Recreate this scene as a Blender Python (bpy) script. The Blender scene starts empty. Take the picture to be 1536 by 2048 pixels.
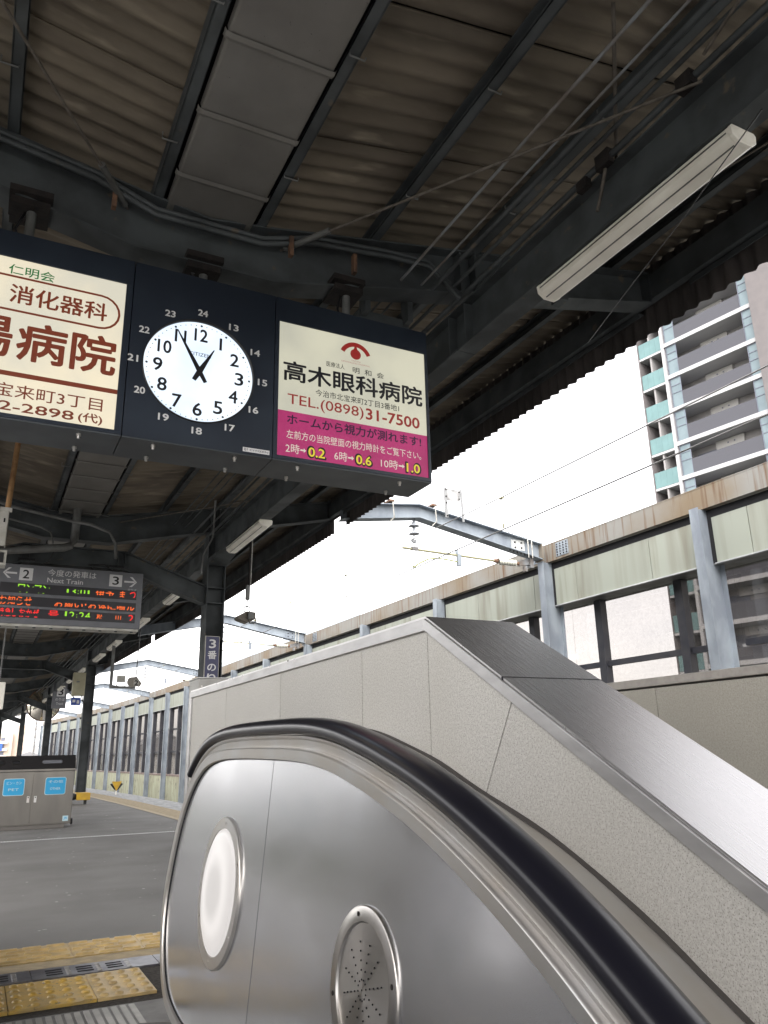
import bpy, bmesh, math, random
from mathutils import Vector, Matrix
random.seed(7)
S = bpy.context.scene
C = S.collection
R = math.radians

# ------------------------------------------------------------------ camera, world, sun, exposure
cd = bpy.data.cameras.new('camera')
cam = bpy.data.objects.new('camera', cd)
C.objects.link(cam)
S.camera = cam
TH, YA, RO = 0.298679, 0.4728995, -0.0210146
Fv = Vector((math.sin(YA) * math.cos(TH), math.cos(YA) * math.cos(TH), math.sin(TH)))
Rt = Vector((math.cos(YA), -math.sin(YA), 0))
Uv = Rt.cross(Fv)
rr = math.cos(RO) * Rt + math.sin(RO) * Uv
uu = -math.sin(RO) * Rt + math.cos(RO) * Uv
m3 = Matrix((rr, uu, -Fv)).transposed()
cam.matrix_world = Matrix.Translation((0, 0, 1.0)) @ m3.to_4x4()
cd.sensor_fit = 'HORIZONTAL'
cd.sensor_width = 36
cd.lens = 36 * 1561.8 / 1536
cd.clip_start = 0.02
cd.clip_end = 3000

SUN_EL, SUN_AZ = 48, -140        # degrees; azimuth measured from +Y towards +X
w = bpy.data.worlds.new("World")
S.world = w
w.use_nodes = True
nt = w.node_tree
nt.nodes.clear()
sky = nt.nodes.new('ShaderNodeTexSky')
sky.sky_type = 'NISHITA'
sky.sun_disc = False
sky.sun_elevation = R(SUN_EL)
sky.sun_rotation = R(SUN_AZ)
sky.dust_density = 2.0
hs = nt.nodes.new('ShaderNodeHueSaturation')
hs.inputs['Saturation'].default_value = 0.10
hs.inputs['Value'].default_value = 1.25
tc = nt.nodes.new('ShaderNodeTexCoord')
mp = nt.nodes.new('ShaderNodeMapping')
mp.inputs['Scale'].default_value = (1.2, 1.2, 3.4)
nz = nt.nodes.new('ShaderNodeTexNoise')
nz.inputs['Scale'].default_value = 1.7
nz.inputs['Detail'].default_value = 6
cr = nt.nodes.new('ShaderNodeValToRGB')
cr.color_ramp.elements[0].position = 0.34
cr.color_ramp.elements[0].color = (0.88, 0.86, 0.86, 1)
cr.color_ramp.elements[1].position = 0.62
cr.color_ramp.elements[1].color = (1.20, 1.15, 1.10, 1)
mx = nt.nodes.new('ShaderNodeMixRGB')
mx.blend_type = 'MULTIPLY'
mx.inputs[0].default_value = 1
bg = nt.nodes.new('ShaderNodeBackground')
bg.inputs[1].default_value = 0.15
wo = nt.nodes.new('ShaderNodeOutputWorld')
L = nt.links
L.new(sky.outputs[0], hs.inputs['Color'])
L.new(tc.outputs['Generated'], mp.inputs[0])
L.new(mp.outputs[0], nz.inputs['Vector'])
L.new(nz.outputs['Fac'], cr.inputs[0])
L.new(hs.outputs[0], mx.inputs[1])
L.new(cr.outputs[0], mx.inputs[2])
L.new(mx.outputs[0], bg.inputs[0])
L.new(bg.outputs[0], wo.inputs[0])

sl = bpy.data.lights.new('sun', 'SUN')
sl.energy = 0.5
sl.angle = R(40)
sl.color = (1.0, 0.96, 0.9)
so = bpy.data.objects.new('sun', sl)
C.objects.link(so)
sd = Vector((math.sin(R(SUN_AZ)) * math.cos(R(SUN_EL)), math.cos(R(SUN_AZ)) * math.cos(R(SUN_EL)), math.sin(R(SUN_EL))))
so.rotation_euler = sd.to_track_quat('Z', 'Y').to_euler()

S.view_settings.view_transform = 'Standard'
S.view_settings.look = 'None'
S.view_settings.gamma = 1
S.view_settings.use_curve_mapping = False
EXPO = 2.0
S.view_settings.exposure = EXPO
S.render.engine = 'CYCLES'
S.cycles.use_denoising = True
S.cycles.max_bounces = 10
S.cycles.diffuse_bounces = 5
S.cycles.glossy_bounces = 5
S.cycles.transmission_bounces = 6
S.cycles.transparent_max_bounces = 16
EM = 1 / (2 ** EXPO)

# ------------------------------------------------------------------ materials
def mat(name, base, rough=.6, metal=0.0, c2=None, scale=5, stretch=(1, 1, 1), lo=.4, hi=.62, bump=0.0, bscale=60,
        bstretch=(1, 1, 1), coat=0, rvar=0.0, emit=0, c3=None, s3=40, lo3=.6, hi3=.66, aniso=0, spec=.5, st3=(1, 1, 1), orand=0, stain=None):
    m = bpy.data.materials.new(name)
    m.use_nodes = True
    n = m.node_tree.nodes
    l = m.node_tree.links
    p = n['Principled BSDF']
    p.inputs['Base Color'].default_value = (*base, 1)
    p.inputs['Roughness'].default_value = rough
    p.inputs['Metallic'].default_value = metal
    p.inputs['Specular IOR Level'].default_value = spec
    p.inputs['Coat Weight'].default_value = coat
    p.inputs['Coat Roughness'].default_value = .08
    if aniso:
        p.inputs['Anisotropic'].default_value = aniso
    geo = n.new('ShaderNodeNewGeometry')

    def noise(sc, st, detail=6):
        a = n.new('ShaderNodeMapping')
        a.inputs['Scale'].default_value = st
        b = n.new('ShaderNodeTexNoise')
        b.inputs['Scale'].default_value = sc
        b.inputs['Detail'].default_value = detail
        l.new(geo.outputs['Position'], a.inputs[0])
        l.new(a.outputs[0], b.inputs['Vector'])
        return b
    col = None
    if c2 is not None:
        b = noise(scale, stretch)
        r = n.new('ShaderNodeMapRange')
        r.inputs['From Min'].default_value = lo
        r.inputs['From Max'].default_value = hi
        l.new(b.outputs['Fac'], r.inputs['Value'])
        q = n.new('ShaderNodeMixRGB')
        q.inputs[1].default_value = (*base, 1)
        q.inputs[2].default_value = (*c2, 1)
        l.new(r.outputs[0], q.inputs[0])
        col = q
        if c3 is not None:
            b3 = noise(s3, st3, 3)
            r3 = n.new('ShaderNodeMapRange')
            r3.inputs['From Min'].default_value = lo3
            r3.inputs['From Max'].default_value = hi3
            l.new(b3.outputs['Fac'], r3.inputs['Value'])
            q3 = n.new('ShaderNodeMixRGB')
            q3.inputs[2].default_value = (*c3, 1)
            l.new(q.outputs[0], q3.inputs[1])
            l.new(r3.outputs[0], q3.inputs[0])
            col = q3
        if stain is not None:
            bs = noise(stain[0], stain[1], 5)
            rs = n.new('ShaderNodeMapRange')
            rs.inputs['From Min'].default_value = .45
            rs.inputs['From Max'].default_value = .75
            rs.inputs['To Max'].default_value = stain[2]
            l.new(bs.outputs['Fac'], rs.inputs['Value'])
            qs = n.new('ShaderNodeMixRGB')
            qs.inputs[2].default_value = (*stain[3], 1)
            l.new(col.outputs[0], qs.inputs[1])
            l.new(rs.outputs[0], qs.inputs[0])
            col = qs
        if orand:
            oi = n.new('ShaderNodeObjectInfo')
            rm = n.new('ShaderNodeMapRange')
            rm.inputs['To Min'].default_value = 1 - orand
            rm.inputs['To Max'].default_value = 1 + orand
            l.new(oi.outputs['Random'], rm.inputs['Value'])
            hv = n.new('ShaderNodeHueSaturation')
            l.new(rm.outputs[0], hv.inputs['Value'])
            l.new(col.outputs[0], hv.inputs['Color'])
            col = hv
        l.new(col.outputs[0], p.inputs['Base Color'])
        if rvar:
            rv = n.new('ShaderNodeMapRange')
            rv.inputs['From Min'].default_value = lo
            rv.inputs['From Max'].default_value = hi
            rv.inputs['To Min'].default_value = rough
            rv.inputs['To Max'].default_value = rough + rvar
            l.new(b.outputs['Fac'], rv.inputs['Value'])
            l.new(rv.outputs[0], p.inputs['Roughness'])
    if emit:
        for q_ in (p,):
            if col is not None:
                for lk in list(p.inputs['Base Color'].links): l.remove(lk)
            p.inputs['Base Color'].default_value = (base[0] * .12, base[1] * .12, base[2] * .12, 1)
        p.inputs['Emission Strength'].default_value = emit * EM
        if col:
            l.new(col.outputs[0], p.inputs['Emission Color'])
        else:
            p.inputs['Emission Color'].default_value = (*base, 1)
    if bump:
        bb = noise(bscale, bstretch, 4)
        bn = n.new('ShaderNodeBump')
        bn.inputs['Strength'].default_value = bump
        bn.inputs['Distance'].default_value = 0.01
        l.new(bb.outputs['Fac'], bn.inputs['Height'])
        l.new(bn.outputs[0], p.inputs['Normal'])
    return m

STEEL_D = mat('dark_painted_steel', (.062, .071, .076), .62, c2=(.036, .041, .044), scale=3, bump=.05, bscale=14, rvar=.15,
              c3=(.10, .085, .065), s3=9, lo3=.66, hi3=.74)
STEEL_L = mat('grey_painted_steel', (.15, .155, .155), .45, c2=(.09, .09, .085), scale=5, bump=.05)
SHEET = mat('corrugated_roof_sheet', (.175, .148, .112), .8, c2=(.10, .083, .063), scale=1.1, stretch=(1, 2.2, 1), lo=.38, hi=.66,
            bump=.25, bscale=22, bstretch=(.25, 2, 1), c3=(.25, .215, .165), s3=7, lo3=.58, hi3=.78, st3=(.35, 2, 1), orand=.13, stain=(3.5, (.4, 1.5, 1), .6, (.055, .045, .036)))
FASCIA = mat('corrugated_fascia_sheet', (.10, .088, .085), .75, c2=(.055, .048, .046), scale=2, stretch=(1, 1, .4), bump=.2)
GUTP = mat('grey_gutter_panel', (.16, .155, .145), .55, c2=(.125, .12, .112), scale=4, lo=.35, hi=.7, bump=.06, bscale=30,
           c3=(.06, .055, .05), s3=60, lo3=.72, hi3=.76, orand=.06, stain=(2.5, (2, 1, 1), .35, (.09, .083, .072)))
BLACK = mat('black_gap', (.006, .006, .008), .9)
GALV = mat('galvanised_steel', (.27, .305, .34), .55, metal=.3, c2=(.19, .215, .25), scale=4, stretch=(1, 1, .5), bump=.08)
GALV_D = mat('weathered_galvanised_steel', (.22, .235, .25), .6, metal=.2, c2=(.15, .13, .115), scale=5)
RUSTB = mat('rusty_galvanised_beam', (.195, .192, .178), .65, c2=(.155, .118, .075), scale=1.6, stretch=(.5, .45, .5), lo=.40, hi=.66,
            c3=(.105, .058, .028), s3=7, lo3=.52, hi3=.72, st3=(.3, 2.2, .12), bump=.12)
RUST = mat('rust', (.16, .085, .05), .9, c2=(.08, .05, .035), scale=12, bump=.4)
BRN = mat('dark_rust_bracket', (.016, .012, .011), .9, c2=(.009, .007, .007), scale=18, bump=.4)
GREENP = mat('pale_green_panel', (.262, .282, .243), .6, c2=(.195, .198, .165), scale=3.2, stretch=(.6, 1.7, .10), lo=.46, hi=.78,
             bump=.05, c3=(.14, .128, .093), s3=2.6, lo3=.57, hi3=.80, st3=(.4, 1.6, .16), orand=.06)
GREENL = mat('stained_lower_panel', (.36, .375, .27), .7, c2=(.20, .19, .13), scale=4, stretch=(.6, 2.0, .25), lo=.42, hi=.68, bump=.1,
             c3=(.10, .09, .07), s3=3, lo3=.58, hi3=.75)
MULL = mat('dark_window_mullion', (.022, .023, .03), .4, c2=(.035, .035, .04), scale=6)
SILL = mat('brown_sill', (.20, .15, .13), .7, c2=(.12, .09, .08), scale=5)
GRANITE = mat('speckled_granite', (.475, .465, .44), .62, c2=(.385, .376, .352), scale=150, lo=.38, hi=.62, bump=.10, bscale=260,
              c3=(.19, .18, .17), s3=330, lo3=.55, hi3=.66, orand=.045, stain=(2.2, (1, 1.2, .5), .35, (.33, .315, .28)))
GRANB = mat('fine_granite', (.40, .38, .335), .65, c2=(.33, .315, .275), scale=110, lo=.36, hi=.64, bump=.08, bscale=200,
            c3=(.25, .235, .21), s3=180, lo3=.55, hi3=.68, orand=.04, stain=(1.8, (1, 1.2, .4), .3, (.27, .255, .22)))
JOINT = mat('dark_mortar', (.05, .045, .042), .9)
STONEC = mat('stone_coping', (.34, .32, .295), .5, c2=(.29, .27, .25), scale=30, bump=.05)
ASPH = mat('platform_asphalt', (.20, .197, .192), .62, c2=(.158, .155, .151), scale=1.3, lo=.35, hi=.66, bump=.35, bscale=180,
           c3=(.24, .235, .225), s3=240, lo3=.58, hi3=.68, rvar=.08, stain=(.55, (1, .6, 1), .45, (.105, .103, .10)))
ASPH2 = mat('rough_asphalt', (.07, .065, .06), .9, c2=(.035, .03, .028), scale=60, bump=.6, bscale=120)
CONC = mat('concrete', (.36, .36, .355), .75, c2=(.27, .27, .265), scale=3, bump=.15)
EDGEC = mat('platform_edge_concrete', (.46, .47, .48), .7, c2=(.30, .31, .32), scale=5, stretch=(3, .5, 1), bump=.1)
BEIGE = mat('worn_beige_band', (.46, .37, .235), .8, c2=(.34, .28, .19), scale=14, bump=.25)
CREAM = mat('cream_line_paint', (.56, .47, .32), .7, c2=(.42, .35, .24), scale=20)
YEL = mat('worn_yellow_tile', (.72, .47, .10), .36, c2=(.56, .40, .16), scale=9, lo=.42, hi=.62, bump=.2, bscale=90,
          c3=(.20, .15, .09), s3=40, lo3=.62, hi3=.70)
YEL2 = mat('worn_ochre_tile', (.68, .50, .23), .34, c2=(.50, .37, .19), scale=12, bump=.25, bscale=90)
YPAINT = mat('yellow_paint', (.62, .38, .02), .5, c2=(.5, .3, .03), scale=8)
RUBB = mat('black_rubber', (.007, .007, .012), .30, coat=.12, spec=.45)
BLKP = mat('black_plastic', (.012, .012, .014), .4)
SS = mat('brushed_stainless', (.60, .61, .64), .15, metal=.87, c2=(.57, .575, .60), scale=5, stretch=(1, .8, 1.6), lo=.3, hi=.75, rvar=.10, stain=(3, (1, .4, 1), .20, (.46, .455, .445)),
         bump=0)
SSR = mat('stainless_moulding', (.56, .555, .55), .33, metal=.75, c2=(.53, .505, .475), scale=6)
SSC = mat('brushed_coping_steel', (.64, .625, .63), .27, metal=.92, c2=(.605, .595, .60), scale=95, stretch=(8, .07, .07), lo=.3, hi=.7, rvar=.015,
          bump=0)
SSF = mat('coping_edge_steel', (.56, .555, .555), .40, metal=.7, c2=(.42, .415, .42), scale=7, stretch=(1, 1, 3), lo=.35, hi=.7)
SSD = mat('bin_stainless', (.19, .18, .165), .3, metal=1, c2=(.17, .162, .15), scale=5, stretch=(1, 1, .3), rvar=.1)
BINTOP = mat('bin_dark_top', (.022, .021, .022), .35)
SSP = mat('spun_stainless', (.52, .50, .48), .28, metal=1, c2=(.40, .38, .36), scale=6, rvar=.1)
NAVY = mat('dark_navy_housing', (.012, .018, .030), .38, c2=(.018, .026, .04), scale=3)
HOUSB = mat('grey_navy_underside', (.055, .065, .075), .45, c2=(.035, .042, .05), scale=4)
LEDG = mat('display_grey_housing', (.15, .155, .175), .5, c2=(.13, .135, .15), scale=6)
LEDB = mat('display_window', (.035, .034, .04), .35)
WHT = mat('white_plastic', (.88, .85, .77), .35, c2=(.78, .75, .67), scale=5)
WHT2 = mat('aged_white_paint', (.46, .45, .42), .5, c2=(.36, .35, .31), scale=9)
WSIGN = mat('sign_white', (.62, .62, .63), .5)
SIGNNAVY = mat('sign_navy', (.012, .014, .075), .35)
SIGNBLUE = mat('sign_blue', (.02, .06, .30), .5)
CYAN = mat('cyan_sticker', (.02, .33, .62), .45)
PALEBL = mat('pale_sticker', (.45, .62, .68), .5)
PORC = mat('insulator_porcelain', (.50, .50, .44), .3)
PORCG = mat('grey_insulator', (.33, .35, .38), .3)
FRP = mat('olive_fibre_tube', (.30, .29, .18), .5)
WIREM = mat('wire', (.30, .30, .30), .5, metal=.3)
CLKF = mat('clock_dial_light', (.82, .91, 1.0), .5, emit=1.22, c2=(.68, .80, .96), scale=3)
AD1M = mat('cream_light_panel', (.86, .76, .56), .5, emit=1.0, c2=(.66, .63, .52), scale=2.2, lo=.35, hi=.6)
AD3M = mat('ivory_light_panel', (.70, .68, .53), .5, emit=.88, c2=(.56, .55, .45), scale=2.2, lo=.35, hi=.62)
PINK = mat('magenta_light_panel', (.58, .04, .20), .5, emit=.66, c2=(.46, .03, .155), scale=4)
LAMPM = mat('white_lamp_glow', (1.0, .96, .93), .5, emit=.70, c2=(.90, .85, .82), scale=6, lo=.4, hi=.6)
def inkm(name, c, e):
    return mat(name, c, .5, emit=e)
I_RED = inkm('ink_brown_red', (.28, .05, .018), .5)
I_RED2 = inkm('ink_red', (.42, .03, .025), .55)
I_GRN = inkm('ink_green', (.02, .25, .06), .5)
I_BLK = inkm('ink_black', (.008, .008, .015), .3)
I_NAV = inkm('ink_dark_blue', (.035, .012, .06), .4)
I_WHT = inkm('ink_warm_white', (.80, .72, .60), .75)
I_YEL = inkm('ink_yellow', (.80, .66, .05), .80)
I_PNK = inkm('ink_pale_red', (.60, .28, .24), .6)
L_GRN = inkm('led_green', (.42, .95, .05), .75)
L_ORG = inkm('led_orange', (1.0, .16, .03), 1.0)
L_RED = inkm('led_red', (1.0, .03, .03), 1.0)
WTXT = mat('white_lettering', (.62, .62, .62), .5)
BTXT = mat('black_lettering', (.01, .01, .012), .5)

def glassm(name, col, fac, rough=.02):
    m = bpy.data.materials.new(name)
    m.use_nodes = True
    n = m.node_tree.nodes
    l = m.node_tree.links
    n.clear()
    o = n.new('ShaderNodeOutputMaterial')
    t = n.new('ShaderNodeBsdfTransparent')
    t.inputs[0].default_value = (*col, 1)
    g = n.new('ShaderNodeBsdfGlossy')
    g.inputs['Roughness'].default_value = rough
    g.inputs['Color'].default_value = (.9, .9, .9, 1)
    d = n.new('ShaderNodeBsdfDiffuse')
    d.inputs[0].default_value = (.25, .25, .245, 1)
    x = n.new('ShaderNodeMixShader')
    y = n.new('ShaderNodeMixShader')
    geo = n.new('ShaderNodeNewGeometry')
    nz = n.new('ShaderNodeTexNoise')
    nz.inputs['Scale'].default_value = 26.0
    nz.inputs['Detail'].default_value = 10
    nz.inputs['Roughness'].default_value = .75
    r = n.new('ShaderNodeMapRange')
    r.inputs['From Min'].default_value = .42
    r.inputs['From Max'].default_value = .8
    r.inputs['To Max'].default_value = fac * 2.2
    r.inputs['To Min'].default_value = fac * .5
    l.new(geo.outputs['Position'], nz.inputs['Vector'])
    l.new(nz.outputs['Fac'], r.inputs['Value'])
    x.inputs[0].default_value = .07
    l.new(t.outputs[0], x.inputs[1])
    l.new(g.outputs[0], x.inputs[2])
    l.new(r.outputs[0], y.inputs[0])
    l.new(x.outputs[0], y.inputs[1])
    l.new(d.outputs[0], y.inputs[2])
    l.new(y.outputs[0], o.inputs[0])
    return m
GLASS = glassm('dusty_window_glass', (.57, .555, .545), .08)

# ------------------------------------------------------------------ helpers
def shift(y):                       # the whole station bends gently to the left far down the platform
    return .00125 * max(0.0, y - 34) ** 2
def fshift(y):
    return .03 * min(max(0.0, y - 17), 15) + shift(y)
def pshift(y):
    return .0024 * max(0.0, min(y, 31) - 15.5) ** 2 + shift(y)

def link(o, parent=None):
    C.objects.link(o)
    if parent is not None:
        o.parent = parent
    return o
def tag(o, label=None, cat=None, group=None, kind=None):
    if label: o['label'] = label
    if cat: o['category'] = cat
    if group: o['group'] = group
    if kind: o['kind'] = kind
    return o
def empty(name, loc, label, cat, group=None):
    o = bpy.data.objects.new(name, None)
    o.empty_display_size = .1
    o.location = loc
    link(o)
    o['_org'] = 1
    del o['_org']
    ORG[o.name] = Vector(loc)
    return tag(o, label, cat, group)
ORG = {}

class MB:
    def __init__(s):
        s.v = []; s.f = []; s.sm = []
    def add(s, vs, fs, smooth=False):
        b = len(s.v)
        s.v += [tuple(p) for p in vs]
        s.f += [tuple(b + i for i in q) for q in fs]
        s.sm += [smooth] * len(fs)
        return s
    def box(s, x0, x1, y0, y1, z0, z1):
        v = [(x, y, z) for x in (x0, x1) for y in (y0, y1) for z in (z0, z1)]
        return s.add(v, [(0, 1, 3, 2), (4, 6, 7, 5), (0, 4, 5, 1), (2, 3, 7, 6), (0, 2, 6, 4), (1, 5, 7, 3)])
    def obox(s, p0, p1, up, a0, a1, h0, h1):
        p0 = Vector(p0); p1 = Vector(p1)
        d = (p1 - p0).normalized()
        sd = d.cross(Vector(up)).normalized()
        u = sd.cross(d).normalized()
        v = [p + sd * a + u * h for p in (p0, p1) for a in (a0, a1) for h in (h0, h1)]
        return s.add(v, [(0, 1, 3, 2), (4, 6, 7, 5), (0, 4, 5, 1), (2, 3, 7, 6), (0, 2, 6, 4), (1, 5, 7, 3)])
    def ibeam(s, p0, p1, up, w, h0, h1, t=.014, tw=.01):
        s.obox(p0, p1, up, -w / 2, w / 2, h0, h0 + t)
        s.obox(p0, p1, up, -w / 2, w / 2, h1 - t, h1)
        s.obox(p0, p1, up, -tw / 2, tw / 2, h0 + t, h1 - t)
        return s
    def prism(s, poly, f0, f1):       # poly: list of 2D; f0/f1 map 2D to 3D
        n = len(poly)
        v = [f0(*p) for p in poly] + [f1(*p) for p in poly]
        fs = [tuple(range(n))[::-1], tuple(range(n, 2 * n))]
        fs += [(i, (i + 1) % n, n + (i + 1) % n, n + i) for i in range(n)]
        return s.add(v, fs)
    def tube(s, path, r, n=8, caps=True):
        path = [Vector(p) for p in path]
        rings = []
        for i, p in enumerate(path):
            a = path[max(0, i - 1)]; b = path[min(len(path) - 1, i + 1)]
            d = (b - a).normalized()
            up = Vector((0, 0, 1)) if abs(d.z) < .9 else Vector((0, 1, 0))
            x = d.cross(up).normalized(); y = d.cross(x)
            rad = r[i] if isinstance(r, (list, tuple)) else r
            rings.append([p + x * math.cos(t * 2 * math.pi / n) * rad + y * math.sin(t * 2 * math.pi / n) * rad for t in range(n)])
        v = [q for g in rings for q in g]
        fs = []
        for i in range(len(path) - 1):
            for t in range(n):
                fs.append((i * n + t, i * n + (t + 1) % n, (i + 1) * n + (t + 1) % n, (i + 1) * n + t))
        s.add(v, fs, True)
        if caps:
            k = (len(path) - 1) * n
            s.add(rings[0], [tuple(range(n))[::-1]])
            s.add(rings[-1], [tuple(range(n))])
        return s
    def sweep(s, rows, smooth=False, close=False):   # rows: list of rings (same length)
        n = len(rows[0])
        v = [q for g in rows for q in g]
        fs = []
        for i in range(len(rows) - 1):
            for t in range(n if close else n - 1):
                fs.append((i * n + t, i * n + (t + 1) % n, (i + 1) * n + (t + 1) % n, (i + 1) * n + t))
        return s.add(v, fs, smooth)
    def build(s, name, mt, parent=None, bend=None, bevel=0, world=True, **kw):
        me = bpy.data.meshes.new(name)
        off = Vector((0, 0, 0))
        if parent is not None and world:
            off = ORG.get(parent.name, Vector((0, 0, 0)))
        vs = s.v
        if bend:
            vs = [(x - bend(y), y, z) for x, y, z in vs]
        me.from_pydata([(x - off.x, y - off.y, z - off.z) for x, y, z in vs], [], s.f)
        for p, q in zip(me.polygons, s.sm):
            p.use_smooth = q
        me.materials.append(mt)
        bm = bmesh.new()
        bm.from_mesh(me)
        bmesh.ops.recalc_face_normals(bm, faces=bm.faces)
        bm.to_mesh(me)
        bm.free()
        o = bpy.data.objects.new(name, me)
        link(o, parent)
        ORG[o.name] = off
        if bevel:
            b = o.modifiers.new('bevel', 'BEVEL')
            b.width = bevel
            b.segments = 2
            b.limit_method = 'ANGLE'
            b.harden_normals = False
        if kw:
            tag(o, **kw)
        return o

def box(name, mt, parent, *a, **kw):
    return MB().box(*a).build(name, mt, parent, **kw)
def dup(o, loc=None, rot=None, parent=None, scale=None):
    c = o.copy()
    C.objects.link(c)
    if parent is not None: c.parent = parent
    if loc is not None: c.location = loc
    if rot is not None: c.rotation_euler = rot
    if scale is not None: c.scale = scale
    ORG[c.name] = Vector((0, 0, 0))
    return c
def dup_tree(o, loc, rot=None, parent=None):
    c = dup(o, loc, rot, parent)
    for ch in list(o.children):
        dup_tree(ch, ch.location.copy(), None, c)
    return c

def text(body, u0, u1, v0, v1, f, mt, parent, bold=0.0, name='lettering', align=None, cut=None, thick=0):
    cu = bpy.data.curves.new(name, 'FONT')
    cu.body = body
    cu.resolution_u = 3
    ob = bpy.data.objects.new(name, cu)
    C.objects.link(ob)
    dg = bpy.context.evaluated_depsgraph_get()
    me = bpy.data.meshes.new_from_object(ob.evaluated_get(dg))
    bpy.data.objects.remove(ob)
    xs = [v.co.x for v in me.vertices]; ys = [v.co.y for v in me.vertices]
    x0, x1, y0, y1 = min(xs), max(xs), min(ys), max(ys)
    off = ORG.get(parent.name, Vector((0, 0, 0))) if parent is not None else Vector((0, 0, 0))
    if cut:
        bm = bmesh.new(); bm.from_mesh(me)
        h = y1 - y0
        for a, b in cut:      # remove bands (fractions of height)
            for fr in (a, b):
                bmesh.ops.bisect_plane(bm, geom=bm.verts[:] + bm.edges[:] + bm.faces[:], plane_co=(0, y0 + fr * h, 0), plane_no=(0, 1, 0))
            dead = [q for q in bm.faces if y0 + a * h < q.calc_center_median().y < y0 + b * h]
            bmesh.ops.delete(bm, geom=dead, context='FACES')
        bm.to_mesh(me); bm.free()
    vs0 = []
    for v in me.vertices:
        vs0.append((u0 + (v.co.x - x0) / (x1 - x0) * (u1 - u0), v0 + (v.co.y - y0) / (y1 - y0) * (v1 - v0)))
    fs0 = [tuple(p.vertices) for p in me.polygons]
    mb = MB()
    offs = [(0, 0)]
    if bold > .003:
        bw = bold * 1.15 * (v1 - v0)
        k_ = 8 if bold > .012 else 4
        offs += [(bw * math.cos(2 * math.pi * i / k_ + .39), bw * math.sin(2 * math.pi * i / k_ + .39)) for i in range(k_)]
    c0 = Vector(f(u0, v0)); nn_ = (Vector(f(u1, v0)) - c0).cross(Vector(f(u0, v1)) - c0).normalized()
    for i, (du, dv) in enumerate(offs):
        mb.add([Vector(f(a + du, b + dv)) + nn_ * (.00012 * i) - off for a, b in vs0], fs0)
    me = bpy.data.meshes.new(name)
    me.from_pydata([tuple(v) for v in mb.v], [], mb.f)
    me.materials.clear()
    me.materials.append(mt)
    o = bpy.data.objects.new(name, me)
    link(o, parent)
    return o
def yplane(y):
    return lambda u, v: (u, y, v)
def arc(cx, cy, r, a0, a1, n, rx=None):
    return [(cx + (rx or r) * math.cos(R(a0 + (a1 - a0) * i / n)), cy + r * math.sin(R(a0 + (a1 - a0) * i / n))) for i in range(n + 1)]
def disc(mb, c, r, axis, t, n=40, rz=None):
    a = [(r * math.cos(2 * math.pi * i / n), (rz or r) * math.sin(2 * math.pi * i / n)) for i in range(n)]
    ax = Vector(axis).normalized()
    u = ax.orthogonal().normalized() if abs(ax.z) > .5 else Vector((0, 0, 1)).cross(ax).normalized()
    v = ax.cross(u)
    c = Vector(c)
    return mb.prism(a, lambda p, q: c + u * p + v * q, lambda p, q: c + u * p + v * q + ax * t)

# ------------------------------------------------------------------ setting: ground, viaduct, platform
MB().box(-900, 900, -600, 1500, -7.6, -7.0).build('ground', mat('street_ground', (.16, .165, .15), .9, c2=(.10, .11, .09), scale=.02), None, kind='structure')
tb = MB()
ys = [-30, 0, 20, 34, 42, 50, 58, 66, 76, 90, 110]
for a, b in zip(ys[:-1], ys[1:]):
    tb.box(-9.5, 9.2, a, b, -1.9, -1.2)
tb.build('track_bed', CONC, None, bend=shift, kind='structure')

ASPHW = ASPH
pl = MB()
ys = [4.62, 10, 15.5, 20, 24, 28, 31, 34, 40, 46, 52, 60, 70, 85]
for a, b in zip(ys[:-1], ys[1:]):
    pl.sweep([[(-2.2, y, 0), (3.16, y, 0)] for y in (a, b)])
pl.sweep([[(-2.2, y, 0), (-.62, y, 0)] for y in (-12, 4.62)])
pl.sweep([[(3.48, y, 0), (3.70, y, 0)] for y in (-12, 4.62)])
pl.sweep([[(-.62, y, 0), (1.08, y, 0)] for y in (3.885, 4.62)])
PLAT = pl.build('platform', ASPHW, None, bend=pshift, kind='structure')
pb = MB()
for a, b in zip(ys[:-1], ys[1:]):
    pb.box(-2.52, 4.37, a, b, -1.2, -.02)
pb.box(-2.52, -.62, -12, 4.62, -1.2, -.02).box(3.48, 4.37, -12, 4.62, -1.2, -.02).box(-.62, 1.08, 3.9, 4.62, -1.2, -.02)
pb.build('platform_base', CONC, None, bend=pshift, kind='structure')
eg = MB(); ye = MB(); cl = MB()
for a, b in zip([-12] + ys[:-1], ys):
    eg.sweep([[(3.70, y, .004), (4.37, y, .004), (4.37, y, -.25)] for y in (a, b)])
    ye.sweep([[(3.24, y, .006), (3.70, y, .006)] for y in (a, b)])
    cl.sweep([[(3.14, y, .007), (3.24, y, .007)] for y in (a, b)])
eg.build('edge_coping', EDGEC, PLAT, bend=pshift)
ye2 = ye.build('tactile_edge_strip', BEIGE, PLAT, bend=pshift)
cl.build('cream_line', CREAM, PLAT, bend=pshift)
# rough asphalt frame round the near tiles
MB().sweep([[(-.62, y, .003), (1.06, y, .003)] for y in (3.876, 4.46)]).build('patched_asphalt', ASPH2, PLAT)
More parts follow.
